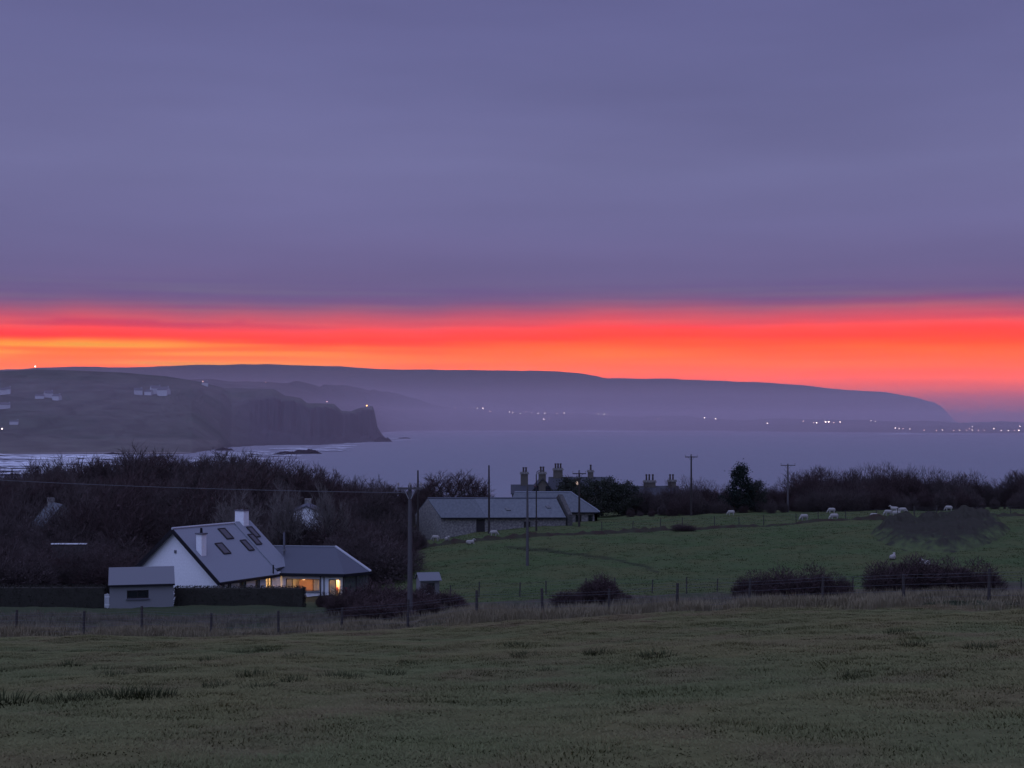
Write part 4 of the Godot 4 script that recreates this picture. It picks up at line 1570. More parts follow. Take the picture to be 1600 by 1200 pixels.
func build_trees() -> void:
	var trees := []
	for k in 5: trees.append(bare_tree(100 + k, M.twig if k % 2 == 0 else M.twig_red))
	var scrub := []
	for k in 4: scrub.append(bush_shape(200 + k, 0.8 + 0.15 * k, M.twig if k % 2 else M.twig_red))
	var pale := bare_tree(120, M.twig_pale)
	var ev := []
	for k in 3: ev.append(evergreen(300 + k, 4.2, 34, M.evergreen, "evergreen_tree"))
	var pine := evergreen(340, 3.6, 22, M.needle, "pine_tree")
	# the wood behind the farmhouse
	var line := [[-60, 748], [0, 742], [60, 734], [110, 726], [170, 716], [230, 714], [300, 718], [360, 716], [410, 722], [450, 734], [520, 742], [570, 750], [610, 758], [645, 764]]
	var label := "bare winter tree in the dense dark wood behind the white house"
	var grp := "bare trees of the dark wood"
	var px := -70.0
	while px < 650.0:
		put(trees[rng.randi() % 5], px, rng.randf_range(212, 240), curve(line, px) + rng.randf_range(-4, 16), label, grp, 1.15)
		px += rng.randf_range(9, 17)
	px = -60.0
	while px < 640.0:
		if not (px > 440 and px < 520):
			put(trees[rng.randi() % 5], px, rng.randf_range(182, 206), curve(line, px) + rng.randf_range(12, 44), label, grp, 1.2)
		px += rng.randf_range(14, 24)
	px = -60.0
	while px < 655.0:
		var clear := px > 65 and px < 130
		if not (px > 448 and px < 500) and not clear:
			put(scrub[rng.randi() % 4], px, rng.randf_range(170, 182), curve(line, px) + rng.randf_range(50, 75), "tangled leafless bush under the dark wood's trees", "undergrowth of the dark wood", 1.0)
		px += rng.randf_range(15, 26)
	px = -50.0
	while px < 640.0:
		var low := 838.0 if px < 260 else (812.0 if px < 440 else 836.0)
		if not (px > 430 and px < 525) and not (px > 60 and px < 145) and not (px > 205 and px < 425):
			put(scrub[rng.randi() % 4], px, rng.randf_range(150, 166), low + rng.randf_range(-14, 16), "tangled leafless bush at the foot of the dark wood", "bushes at the wood's foot", 1.1)
		px += rng.randf_range(22, 34)
	for a in [[20, 138, 862], [60, 140, 872], [-20, 136, 866], [120, 142, 870], [165, 143, 862], [590, 143, 838], [560, 147, 826], [612, 150, 838]]:
		put(scrub[rng.randi() % 4], a[0], a[1], a[2], "low tangled bush beside the farmhouse garden", "bushes round the farmhouse garden", 1.3)
	for a in [[452, 160, 806], [478, 158, 824], [500, 160, 806], [524, 158, 800], [72, 160, 836], [100, 160, 842], [124, 161, 834], [80, 144, 858], [104, 143, 862], [132, 144, 858]]:
		put(scrub[rng.randi() % 4], a[0], a[1], a[2], "tangled leafless bush screening the cottages in the wood", "bushes screening the wood's cottages", 1.2)
	put(pale, 368, 152, 782, "pale lichen-grey bare tree behind the white house's big chimney", "", 0.8)
	put(pale, 447, 156, 768, "pale branchy bare tree in front of the hidden white gable", "", 0.55)
	put(pale, 508, 157, 770, "pale bare tree just beyond the hidden white gable, nearer the barns", "", 0.6)
	put(trees[1], 690, 226, 741, "wide bare tree against the sea above the long barn's gable", "", 1.5)
	put(trees[3], 728, 226, 750, "round topped bare tree against the sea above the long barn's roof", "", 1.4)
	put(trees[2], 668, 230, 757, "small bare tree between the wood and the long barn", "")
	# evergreens by the old house
	put(ev[0], 892, 214, 747, "dark round evergreen in front of the old house", "", 0.9)
	put(ev[1], 935, 216, 749, "broad dark evergreen beside the hip roofed barn", "", 1.2)
	put(ev[2], 972, 217, 754, "lower dark evergreen at the start of the treeline", "", 1.1)
	put(pine, 1157, 214, 727, "tall ragged pine standing above the dark treeline", "", 0.95)
	put(ev[0], 1180, 216, 752, "small dark evergreen at the pine's foot", "", 0.8)
	# treeline beyond the sheep field
	var hl := [[990, 766], [1040, 764], [1075, 755], [1105, 752], [1140, 760], [1200, 758], [1245, 748], [1275, 738], [1300, 741], [1370, 734], [1420, 742], [1480, 740], [1520, 747], [1555, 758], [1575, 764], [1585, 752], [1600, 738], [1700, 736]]
	px = 985.0
	while px < 1680.0:
		put(scrub[rng.randi() % 4], px, rng.randf_range(218, 228), curve(hl, px) + rng.randf_range(-4, 9), "leafless hedge tree in the dark line beyond the sheep field", "treeline beyond the sheep field", 0.75)
		px += rng.randf_range(9, 15)
	px = 985.0
	while px < 1680.0:
		put(scrub[rng.randi() % 4], px, rng.randf_range(210, 215), curve(hl, px) + rng.randf_range(18, 34), "low leafless bush along the front of the dark treeline", "low bushes of the treeline", 0.9)
		px += rng.randf_range(14, 22)
	for a in [[1252, 740], [1283, 732], [1330, 737], [1408, 738], [1500, 742], [1592, 738]]:
		put(trees[rng.randi() % 5], a[0], 226, a[1], "thin bare treetop rising out of the dark treeline", "treetops above the treeline")
	# the rounded dark bush on the bank
	put(scrub[2], 1068, 171, 818, "low squat dark bush on the bank in the sheep field", "", 3.0)
	for p in trees + scrub + ev + [pale, pine]: p.free()

func build_bushes() -> void:
	var kinds := []
	for k in 3: kinds.append(bush_shape(260 + k, 0.9 + 0.2 * k, M.twig_red, "bramble_bush", 0.05))
	for a in [
		[548, 88, 921, 1.8, "dark bramble bush in front of the glazed end of the white house"],
		[590, 90, 913, 1.9, "widest dark bramble bush beside the nearest pole"],
		[622, 84, 920, 1.8, "dark bramble bush at the foot of the nearest pole"],
		[698, 92, 926, 2.0, "low bramble bush beside the little garden shed"],
		[600, 78, 935, 2.2, "low dark bramble bush in the middle of the thicket by the nearest pole"],
		[660, 80, 938, 2.2, "low dark bramble bush just past the nearest pole"],
		[722, 86, 942, 2.2, "last low bramble bush of the thicket past the little garden shed"],
		[562, 80, 936, 1.3, "low bramble bush beside the near fence below the white house"],
		[890, 82, 924, 2.2, "low sprawling bramble bush in the middle of the near fence"],
		[938, 80, 902, 1.5, "round bramble bush standing taller in the middle of the near fence"],
		[974, 79, 928, 2.0, "low spreading bramble bush just past the round one by the near fence"],
		[1180, 76, 897, 1.2, "dark bramble bush at the barn end of the broad thicket"],
		[1222, 77, 892, 1.3, "tallest dark bramble bush of the broad thicket by the near fence"],
		[1270, 76, 890, 1.3, "dark bramble bush in the middle of the broad thicket"],
		[1304, 75, 900, 1.0, "small dark bramble bush at the end of the broad thicket"],
		[1385, 76, 882, 1.3, "dark bramble bush at the start of the longest thicket under the spoil heap"],
		[1428, 77, 874, 1.5, "tallest dark bramble bush under the spoil heap"],
		[1480, 77, 880, 1.5, "dark bramble bush in the middle of the longest thicket"],
		[1528, 76, 882, 1.4, "last dark bramble bush of the longest thicket, near the picture's edge"]]:
		put(kinds[rng.randi() % 3], a[0], a[1], a[2], a[4], "bramble bushes along the near fence", a[3])
	# pale flowering shrub by the shed
	var fl: Node3D = kinds[0]
	var o := put(fl, 664, 104, 915, "shrub with pale seed heads in front of the little garden shed", "", 1.0)
	var b := MB.new()
	for i in 160:
		var a := rng.randf() * TAU
		var q := sqrt(rng.randf()) * 3.6
		leaf(b, Vector3(cos(a) * q, 8.4 - q * 0.6 + rng.randf_range(-1.5, 0.8), sin(a) * q), 0.28, rng)
	raw_part("seed_heads", b.commit(), M.petal, o)
	put(kinds[1], 505, 124, 928, "small dark shrub against the white wall under the lit window", "", 1.0)
	for p in kinds: p.free()

# ---------- sheep ----------
func capsule(p: Vector3, a: Vector3, b: Vector3, ra: float, rb: float) -> float:
	var t := clampf((p - a).dot(b - a) / (b - a).length_squared(), 0.0, 1.0)
	return p.distance_to(a.lerp(b, t)) - lerpf(ra, rb, t)

func net_mesh(bones: Array, lo: Vector3, hi: Vector3, cell: float, soft: float) -> MB:
	var nx := int((hi.x - lo.x) / cell) + 1
	var ny := int((hi.y - lo.y) / cell) + 1
	var nz := int((hi.z - lo.z) / cell) + 1
	var f := PackedFloat32Array()
	f.resize(nx * ny * nz)
	for x in nx:
		for y in ny:
			for z in nz:
				var p := lo + Vector3(x, y, z) * cell
				var s := 0.0
				for e in bones: s += exp(-capsule(p, e[0], e[1], e[2], e[3]) / soft)
				f[(x * ny + y) * nz + z] = -log(maxf(s, 1e-30)) * soft
	var vert := {}
	for x in nx - 1:
		for y in ny - 1:
			for z in nz - 1:
				var sum := Vector3.ZERO
				var n := 0
				for e in [[0, 0, 0, 1, 0, 0], [0, 1, 0, 1, 1, 0], [0, 0, 1, 1, 0, 1], [0, 1, 1, 1, 1, 1], [0, 0, 0, 0, 1, 0], [1, 0, 0, 1, 1, 0], [0, 0, 1, 0, 1, 1], [1, 0, 1, 1, 1, 1], [0, 0, 0, 0, 0, 1], [1, 0, 0, 1, 0, 1], [0, 1, 0, 0, 1, 1], [1, 1, 0, 1, 1, 1]]:
					var a := f[((x + e[0]) * ny + y + e[1]) * nz + z + e[2]]
					var b := f[((x + e[3]) * ny + y + e[4]) * nz + z + e[5]]
					if (a < 0.0) != (b < 0.0):
						var t := a / (a - b)
						sum += Vector3(x, y, z) + Vector3(e[0], e[1], e[2]).lerp(Vector3(e[3], e[4], e[5]), t)
						n += 1
				if n: vert[(x * ny + y) * nz + z] = lo + sum / n * cell
	var m := MB.new()
	var grad := func(p: Vector3) -> Vector3:
		var g := Vector3.ZERO
		for e in bones:
			var t := clampf((p - e[0]).dot(e[1] - e[0]) / (e[1] - e[0]).length_squared(), 0.0, 1.0)
			var c: Vector3 = e[0].lerp(e[1], t)
			g += (p - c).normalized() * exp(-(p.distance_to(c) - lerpf(e[2], e[3], t)) / soft)
		return g.normalized()
	for x in range(1, nx - 1):
		for y in range(1, ny - 1):
			for z in range(1, nz - 1):
				var k := (x * ny + y) * nz + z
				var inside := f[k] < 0.0
				for ax in 3:
					var k2: int = k + [ny * nz, nz, 1][ax]
					if (f[k2] < 0.0) == inside: continue
					var s1: int = [nz, 1, ny * nz][ax]
					var s2: int = [1, ny * nz, nz][ax]
					var q := [k - s1 - s2, k - s2, k, k - s1]
					var ok := true
					for i in q: ok = ok and vert.has(i)
					if not ok: continue
					var a: Vector3 = vert[q[0]]
					var b: Vector3 = vert[q[1]]
					var c: Vector3 = vert[q[2]]
					var d: Vector3 = vert[q[3]]
					var na: Vector3 = grad.call(a)
					var nb: Vector3 = grad.call(b)
					var nc: Vector3 = grad.call(c)
					var nd: Vector3 = grad.call(d)
					if (c - a).cross(b - a).dot(na + nc) >= 0.0:
						m.stri(a, b, c, na, nb, nc); m.stri(a, c, d, na, nc, nd)
					else:
						m.stri(a, c, b, na, nc, nb); m.stri(a, d, c, na, nd, nc)
	return m

func sheep_mesh(pose: int) -> ArrayMesh:
	var v := func(x: float, y: float, z := 0.0) -> Vector3: return Vector3(x, y, z)
	var bones := []
	if pose < 2:
		bones = [[v.call(-0.36, 0.64), v.call(0.26, 0.66), 0.25, 0.24], [v.call(-0.3, 0.58), v.call(0.2, 0.58), 0.23, 0.22]]
		for s in [-1.0, 1.0]:
			bones.append([v.call(0.26, 0.5, 0.12 * s), v.call(0.27, 0.26, 0.12 * s), 0.09, 0.055])
			bones.append([v.call(0.27, 0.26, 0.12 * s), v.call(0.26, 0.03, 0.12 * s), 0.05, 0.045])
			bones.append([v.call(-0.36, 0.52, 0.13 * s), v.call(-0.44, 0.28, 0.13 * s), 0.12, 0.06])
			bones.append([v.call(-0.44, 0.28, 0.13 * s), v.call(-0.41, 0.03, 0.13 * s), 0.05, 0.045])
		bones.append([v.call(-0.58, 0.7), v.call(-0.64, 0.45), 0.06, 0.05])
		if pose == 0:
			bones.append([v.call(0.34, 0.7), v.call(0.6, 0.4), 0.15, 0.1])
			bones.append([v.call(0.6, 0.38), v.call(0.72, 0.16), 0.095, 0.06])
			for s in [-1.0, 1.0]: bones.append([v.call(0.58, 0.42, 0.06 * s), v.call(0.55, 0.42, 0.19 * s), 0.035, 0.03])
		else:
			bones.append([v.call(0.36, 0.74), v.call(0.56, 0.98), 0.15, 0.1])
			bones.append([v.call(0.56, 0.98), v.call(0.78, 0.9), 0.1, 0.06])
			for s in [-1.0, 1.0]: bones.append([v.call(0.53, 1.02, 0.06 * s), v.call(0.5, 1.04, 0.19 * s), 0.035, 0.03])
	else:
		bones = [[v.call(-0.36, 0.27), v.call(0.28, 0.29), 0.26, 0.25], [v.call(0.32, 0.38), v.call(0.5, 0.62), 0.15, 0.1], [v.call(0.5, 0.62), v.call(0.72, 0.54), 0.1, 0.06]]
		for s in [-1.0, 1.0]:
			bones.append([v.call(0.3, 0.12, 0.16 * s), v.call(0.5, 0.06, 0.16 * s), 0.06, 0.05])
			bones.append([v.call(-0.3, 0.14, 0.2 * s), v.call(-0.05, 0.07, 0.24 * s), 0.1, 0.05])
			bones.append([v.call(0.47, 0.65, 0.06 * s), v.call(0.44, 0.66, 0.19 * s), 0.035, 0.03])
	return net_mesh(bones, Vector3(-0.85, -0.06, -0.42), Vector3(0.95, 1.2, 0.42), 0.045, 0.022).commit()

func build_sheep() -> void:
	var ms := [sheep_mesh(0), sheep_mesh(1), sheep_mesh(2)]
	for a in [
		[772, 838, 0, 0.15, "white sheep grazing in front of the long barn wall, beside the dark pole"],
		[680, 846, 0, 2.8, "white sheep grazing at the field corner nearest the dark wood"],
		[699, 849, 1, -1.2, "white sheep seen end-on just below the long barn's gable"],
		[735, 850, 2, 0.3, "white sheep lying flat in the grass below the long barn"],
		[1142, 806, 0, 3.0, "lone white sheep grazing under the pine"],
		[1256, 814, 0, 3.4, "white sheep grazing on the bank beside the flat-armed pole"],
		[1299, 803, 0, 3.2, "white sheep grazing close under the treeline, behind its neighbour"],
		[1303, 813, 0, 3.3, "white sheep grazing on the bank, just below another sheep"],
		[1365, 812, 0, 3.1, "white sheep grazing alone just short of the huddle"],
		[1387, 806, 0, 3.3, "first white sheep of the huddle, nearest the lone grazing one"],
		[1397, 801.5, 1, 2.6, "white sheep with raised head at the back of the huddle"],
		[1401, 808, 0, -0.4, "white sheep at the front of the huddle"],
		[1411, 802.5, 0, -0.2, "white sheep facing away at the gate end of the huddle"],
		[1482, 799, 0, 2.9, "white sheep grazing past the gate, close under the treeline"],
		[1512, 808, 2, 0.2, "white sheep lying past the gate, last of the row"],
		[1395, 875, 2, 1.0, "white sheep lying below the spoil heap, dimmer of two"],
		[1445, 884, 2, 2.2, "white sheep lying behind the tallest bramble bush"]]:
		var d := depth_at(a[0], a[1], 100.0)
		var o := raw_part("sheep", ms[a[2]], M.fleece)
		o.position = on_ground(a[0], d)
		o.rotation.y = a[3]
		o.scale = Vector3.ONE * rng.randf_range(0.78, 0.92)
		tag(o, a[4], "sheep", "sheep in the green field")

# ---------- grass ----------
func tuft_mesh(sd: int, blades: int, tall: float, spread: float, wide: float, droop: float) -> ArrayMesh:
	var g := RandomNumberGenerator.new()
	g.seed = sd
	var b := MB.new()
	for i in blades:
		var a := g.randf() * TAU
		var q := sqrt(g.randf()) * spread
		var o := Vector3(cos(a) * q, -0.01, sin(a) * q)
		var out := Vector3(cos(a + g.randf_range(-1, 1)), 0, sin(a + g.randf_range(-1, 1)))
		var h := tall * g.randf_range(0.5, 1.1)
		var lean := h * droop * g.randf_range(0.3, 1.3)
		var side := out.cross(Vector3.UP) * wide * g.randf_range(0.7, 1.3)
		var m := o + Vector3.UP * h * 0.6 + out * lean * 0.35
		var t := o + Vector3.UP * h + out * lean
		var k := g.randf_range(0.85, 1.12)
		b.col = Color(k, k, k)
		b.quad(o - side, m - side * 0.8, m + side * 0.8, o + side)
		b.tri(m - side * 0.8, t, m + side * 0.8)
	return b.commit()

func scatter(called: String, label: String, mesh: Mesh, m: Material, spots: Array) -> void:
	var mm := MultiMesh.new()
	mm.transform_format = MultiMesh.TRANSFORM_3D
	mm.use_colors = true
	mm.mesh = mesh
	mm.instance_count = spots.size()
	var buf := PackedFloat32Array()
	buf.resize(spots.size() * 16)
	var at := 0
	for s in spots:
		var p: Vector3 = s[0]
		var a: float = s[1]
		var k: float = s[2]
		var c: Color = s[3]
		var ca := cos(a) * k
		var sa := sin(a) * k
		var row := [ca, 0.0, sa, p.x, 0.0, k * s[4], 0.0, p.y, -sa, 0.0, ca, p.z, c.r, c.g, c.b, 1.0]
		for i in 16: buf[at + i] = row[i]
		at += 16
	mm.buffer = buf
	var o := MultiMeshInstance3D.new()
	o.name = numbered(called)
	o.multimesh = mm
	o.material_override = m
	add_child(o)
	tag(o, label, "grass", "", "stuff")

func build_grass() -> void:
	var spots := []
	# near pasture: short clumps all over, thinner where the ground noise says so
	while spots.size() < 120000:
		var d := sqrt(rng.randf()) * 66.0 + 8.0
		var px := rng.randf_range(-120, 1720)
		if d > fence_depth(px) + 1.0: continue
		var x := (px - 800.0) / FOCAL * d
		var c := turf(x, -d)
		var k := rng.randf_range(0.92, 1.08)
		var n := noise_b.get_noise_2d(x * 1.2, d * 1.2)
		spots.append([Vector3(x, ground_y(x, -d), -d), rng.randf() * TAU, rng.randf_range(0.7, 1.35), Color(c.r * k, c.g * k, c.b * k), 0.75 + maxf(n, -0.3)])
	scatter("pasture_grass", "short tussocky grass of the near field", tuft_mesh(1, 13, 0.055, 0.2, 0.007, 1.2), M.grass, spots)
	# straw coloured dead grass along the fence and in the ditch behind it
	spots = []
	while spots.size() < 20000:
		var px := rng.randf_range(-120, 1720)
		var fd := fence_depth(px)
		var d := fd + rng.randfn(0.9, 1.7)
		if rng.randf() < 0.4: d = fd + rng.randf_range(0, 24)
		if d > 104.0: continue
		var x := (px - 800.0) / FOCAL * d
		var n := noise_b.get_noise_2d(x * 0.8 + 20.0, d * 0.8)
		if n < 0.02 and rng.randf() < 0.85: continue
		var far := clampf((d - fd) / 12.0, 0.0, 1.0)
		var c := Color(0.22, 0.185, 0.11).lerp(Color(0.15, 0.135, 0.1), clampf(far + rng.randf_range(-0.3, 0.3), 0, 1))
		spots.append([Vector3(x, ground_y(x, -d), -d), rng.randf() * TAU, rng.randf_range(0.7, 1.5), c, rng.randf_range(0.7, 1.3) + n])
	scatter("dead_grass", "tall dead grass and bracken along the near fence", tuft_mesh(2, 12, 0.27, 0.2, 0.007, 0.65), M.straw, spots)
	# pasture beyond
	spots = []
	while spots.size() < 22000:
		var px := rng.randf_range(560, 1700)
		var d := rng.randf_range(108, 205)
		var x := (px - 800.0) / FOCAL * d
		var n := noise_b.get_noise_2d(x * 0.5, d * 0.5)
		if n < 0.0 and rng.randf() < 0.6: continue
		var c := turf(x, -d)
		var k := rng.randf_range(0.7, 1.2)
		spots.append([Vector3(x, ground_y(x, -d), -d), rng.randf() * TAU, rng.randf_range(1.0, 2.2), Color(c.r * k, c.g * k, c.b * k), 0.8])
	scatter("field_grass", "short green grass of the sheep field", tuft_mesh(3, 10, 0.055, 0.2, 0.012, 0.8), M.grass, spots)
	# dark rush clumps standing in the near field
	var rush := []
	for k in 3: rush.append(tuft_mesh(40 + k, 150, 0.42, 0.34, 0.006, 0.35))
	var where := [[105, 1096, 1.0], [130, 1098, 0.7], [190, 1093, 1.1], [222, 1091, 1.2], [245, 1090, 0.9], [8, 1105, 1.3], [5, 1053, 0.9], [110, 1040, 0.8], [160, 1048, 0.8], [175, 1058, 0.8], [240, 1052, 0.9], [330, 1035, 0.9], [385, 1022, 0.9], [420, 1018, 1.0], [460, 1028, 0.8], [395, 1058, 0.9], [340, 1074, 0.8], [405, 1076, 0.8], [525, 1060, 0.9], [545, 1062, 0.8], [610, 1056, 0.8], [460, 1064, 0.7], [820, 1028, 0.9], [935, 1022, 0.9], [1028, 1030, 1.1], [808, 1010, 0.9], [1535, 1018, 0.9], [1430, 1012, 0.8], [855, 1050, 0.6], [1405, 990, 0.9], [1335, 1062, 0.7], [640, 1040, 0.7], [720, 1050, 0.6]]
	for a in where:
		var d := depth_at(a[0], a[1])
		var o := raw_part("rush_clump", rush[rng.randi() % 3], M.rush)
		o.position = on_ground(a[0], d) - Vector3.UP * 0.03
		o.rotation.y = rng.randf() * TAU
		o.scale = Vector3(1.2, 0.42, 1.2) * a[2]
		var l := "dark clump of rushes in the near rough field"
		if a[0] > 80 and a[0] < 150 and a[1] > 1090: l = "clump of the low dark rush patch by the bottom corner"
		elif a[0] > 180 and a[0] < 250 and a[1] > 1085: l = "clump of the darkest rush patch below the grey garage"
		tag(o, l, "rushes", "rush clumps in the near field" if l.begins_with("dark") else l.replace("clump of the ", ""))

# ---------- far shore ----------
const HEAD_CREST := [[-400, 588], [-100, 584], [0, 580], [60, 577], [120, 579], [190, 582], [260, 588], [310, 596], [350, 606], [395, 607], [428, 608], [445, 618], [470, 622], [480, 630], [522, 631], [534, 642], [548, 643], [560, 638], [582, 634], [585, 642], [590, 668], [598, 680], [608, 688.5]]
const HEAD_BASE := [[-400, 709], [0, 708.5], [160, 707], [300, 706], [345, 701], [360, 698], [420, 695], [500, 694.5], [540, 692], [575, 690], [608, 689]]
const SHORE_CREST := [[-400, 600], [150, 588], [250, 590], [330, 592], [400, 598], [510, 601], [560, 606], [610, 612], [640, 621], [665, 630], [700, 637], [760, 642], [850, 645], [950, 647], [1000, 650], [1100, 652], [1160, 656], [1300, 655], [1350, 657], [1400, 660], [1450, 658.5], [1490, 660.5], [1530, 660], [1600, 660.5], [1700, 660], [2000, 658]]
const SHORE_BASE := [[-400, 690], [440, 686], [560, 678], [615, 674], [700, 672.5], [1000, 672.5], [1200, 674], [1400, 675.5], [1600, 676.5], [2000, 678]]
const HILL_CREST := [[-500, 586], [-100, 582], [60, 575], [110, 572], [200, 574], [290, 571], [380, 569], [450, 570], [540, 573], [610, 577], [700, 578], [860, 579.5], [900, 582], [932, 587], [946, 591], [1050, 592], [1180, 597], [1240, 601], [1320, 609], [1385, 613], [1425, 620], [1465, 630], [1478, 642], [1490, 657], [1502, 664], [1540, 668]]

func head_point(px: float, t: float) -> Vector3:
	var d0 := EYE * FOCAL / (curve(HEAD_BASE, px) - HORIZON)
	var deep := curve([[-400, 1500], [250, 1250], [420, 520], [520, 330], [585, 160], [608, 40]], px)
	var d := d0 + deep * t
	var crest := EYE - (curve(HEAD_CREST, px) - HORIZON) / FOCAL * (d0 + deep)
	var cliff := smoothstep(330.0, 470.0, px)
	var slope := pow(t, 0.8) * 0.6 + 0.4 * smoothstep(0.1, 0.9, t)
	var steep := 0.16 * smoothstep(0.0, 0.25, t) + 0.7 * smoothstep(0.25, 0.5, t) + 0.14 * smoothstep(0.5, 1.0, t)
	var h := crest * lerpf(slope, steep, cliff)
	d += (noise_a.get_noise_2d(px * 0.16, t * 3.0) * 45.0 + noise_a.get_noise_2d(px * 0.5, t * 6.0) * 14.0) * cliff * (1.0 - smoothstep(0.5, 1.0, t)) * smoothstep(0.0, 0.2, t)
	var x := (px - 800.0) / FOCAL * d
	var n := noise_b.get_noise_2d(x * 0.012, d * 0.03) * 9.0 + noise_a.get_noise_2d(x * 0.06, d * 0.08) * 4.0
	h += n * sin(PI * clampf(t, 0, 1)) * minf(1.0, crest / 70.0)
	return Vector3(x, h, -d)

func strip_land(called: String, label: String, px0: float, px1: float, cols: int, rows: int, point: Callable, colour: Callable) -> void:
	var vs := PackedVector3Array()
	var cs := PackedColorArray()
	for j in rows + 3:
		for i in cols:
			var px := lerpf(px0, px1, i / float(cols - 1))
			var t := minf(j, rows - 1) / float(rows - 1)
			var p: Vector3 = point.call(px, t)
			if j == 0: p.y = -3.0
			if j >= rows:
				# the far side falls away again
				var k := j - rows + 1
				var s := 1.0 + 0.03 * k
				p = Vector3(p.x * s, lerpf(p.y, -5.0, k / 3.0), p.z * s)
			vs.append(p)
			cs.append(colour.call(p, px, t))
	var o := raw_part(called, grid_mesh(vs, cs, cols, rows + 3), M.hill)
	tag(o, label, "", "", "structure")

func shore_point(px: float, t: float) -> Vector3:
	var d0 := EYE * FOCAL / (curve(SHORE_BASE, px) - HORIZON)
	var d := d0 + curve([[-400, 2200], [600, 1500], [1000, 1200], [2000, 1200]], px) * t
	var top := EYE - (curve(SHORE_CREST, px) - HORIZON) / FOCAL * d0 * (1.0 + (d - d0) / d0 / maxf(t, 0.001))
	var x := (px - 800.0) / FOCAL * d
	var h := maxf(top, 6.0) * (0.12 * smoothstep(0.0, 0.06, t) + 0.88 * t)
	h += (noise_b.get_noise_2d(x * 0.004, d * 0.008) * 14.0 + noise_a.get_noise_2d(x * 0.02, d * 0.02) * 5.0) * smoothstep(0.0, 0.3, t) * clampf(top / 60.0, 0.3, 1.0)
	return Vector3(x, h, -d)

func hill_point(px: float, t: float) -> Vector3:
	var d := 9400.0 + 2200.0 * t
	var crest := EYE - (curve(HILL_CREST, px) - HORIZON) / FOCAL * 11600.0
	var x := (px - 800.0) / FOCAL * d
	var h := crest * (0.35 * t + 0.65 * smoothstep(0.1, 1.0, t))
	h += (noise_b.get_noise_2d(x * 0.0016, d * 0.003) * 40.0 + noise_a.get_noise_2d(x * 0.006, d * 0.006) * 10.0) * sin(PI * t) + noise_a.get_noise_2d(x * 0.012, 0.0) * 6.0 * t
	return Vector3(x, h, -d)

# the point of a strip of land that is seen at row py in column px
func land_at(point: Callable, px: float, py: float) -> Vector3:
	var best: Vector3 = point.call(px, 0.0)
	for i in 101:
		var p: Vector3 = point.call(px, i / 100.0)
		best = p
		if HORIZON + (EYE - p.y) / -p.z * FOCAL <= py: break
	return best

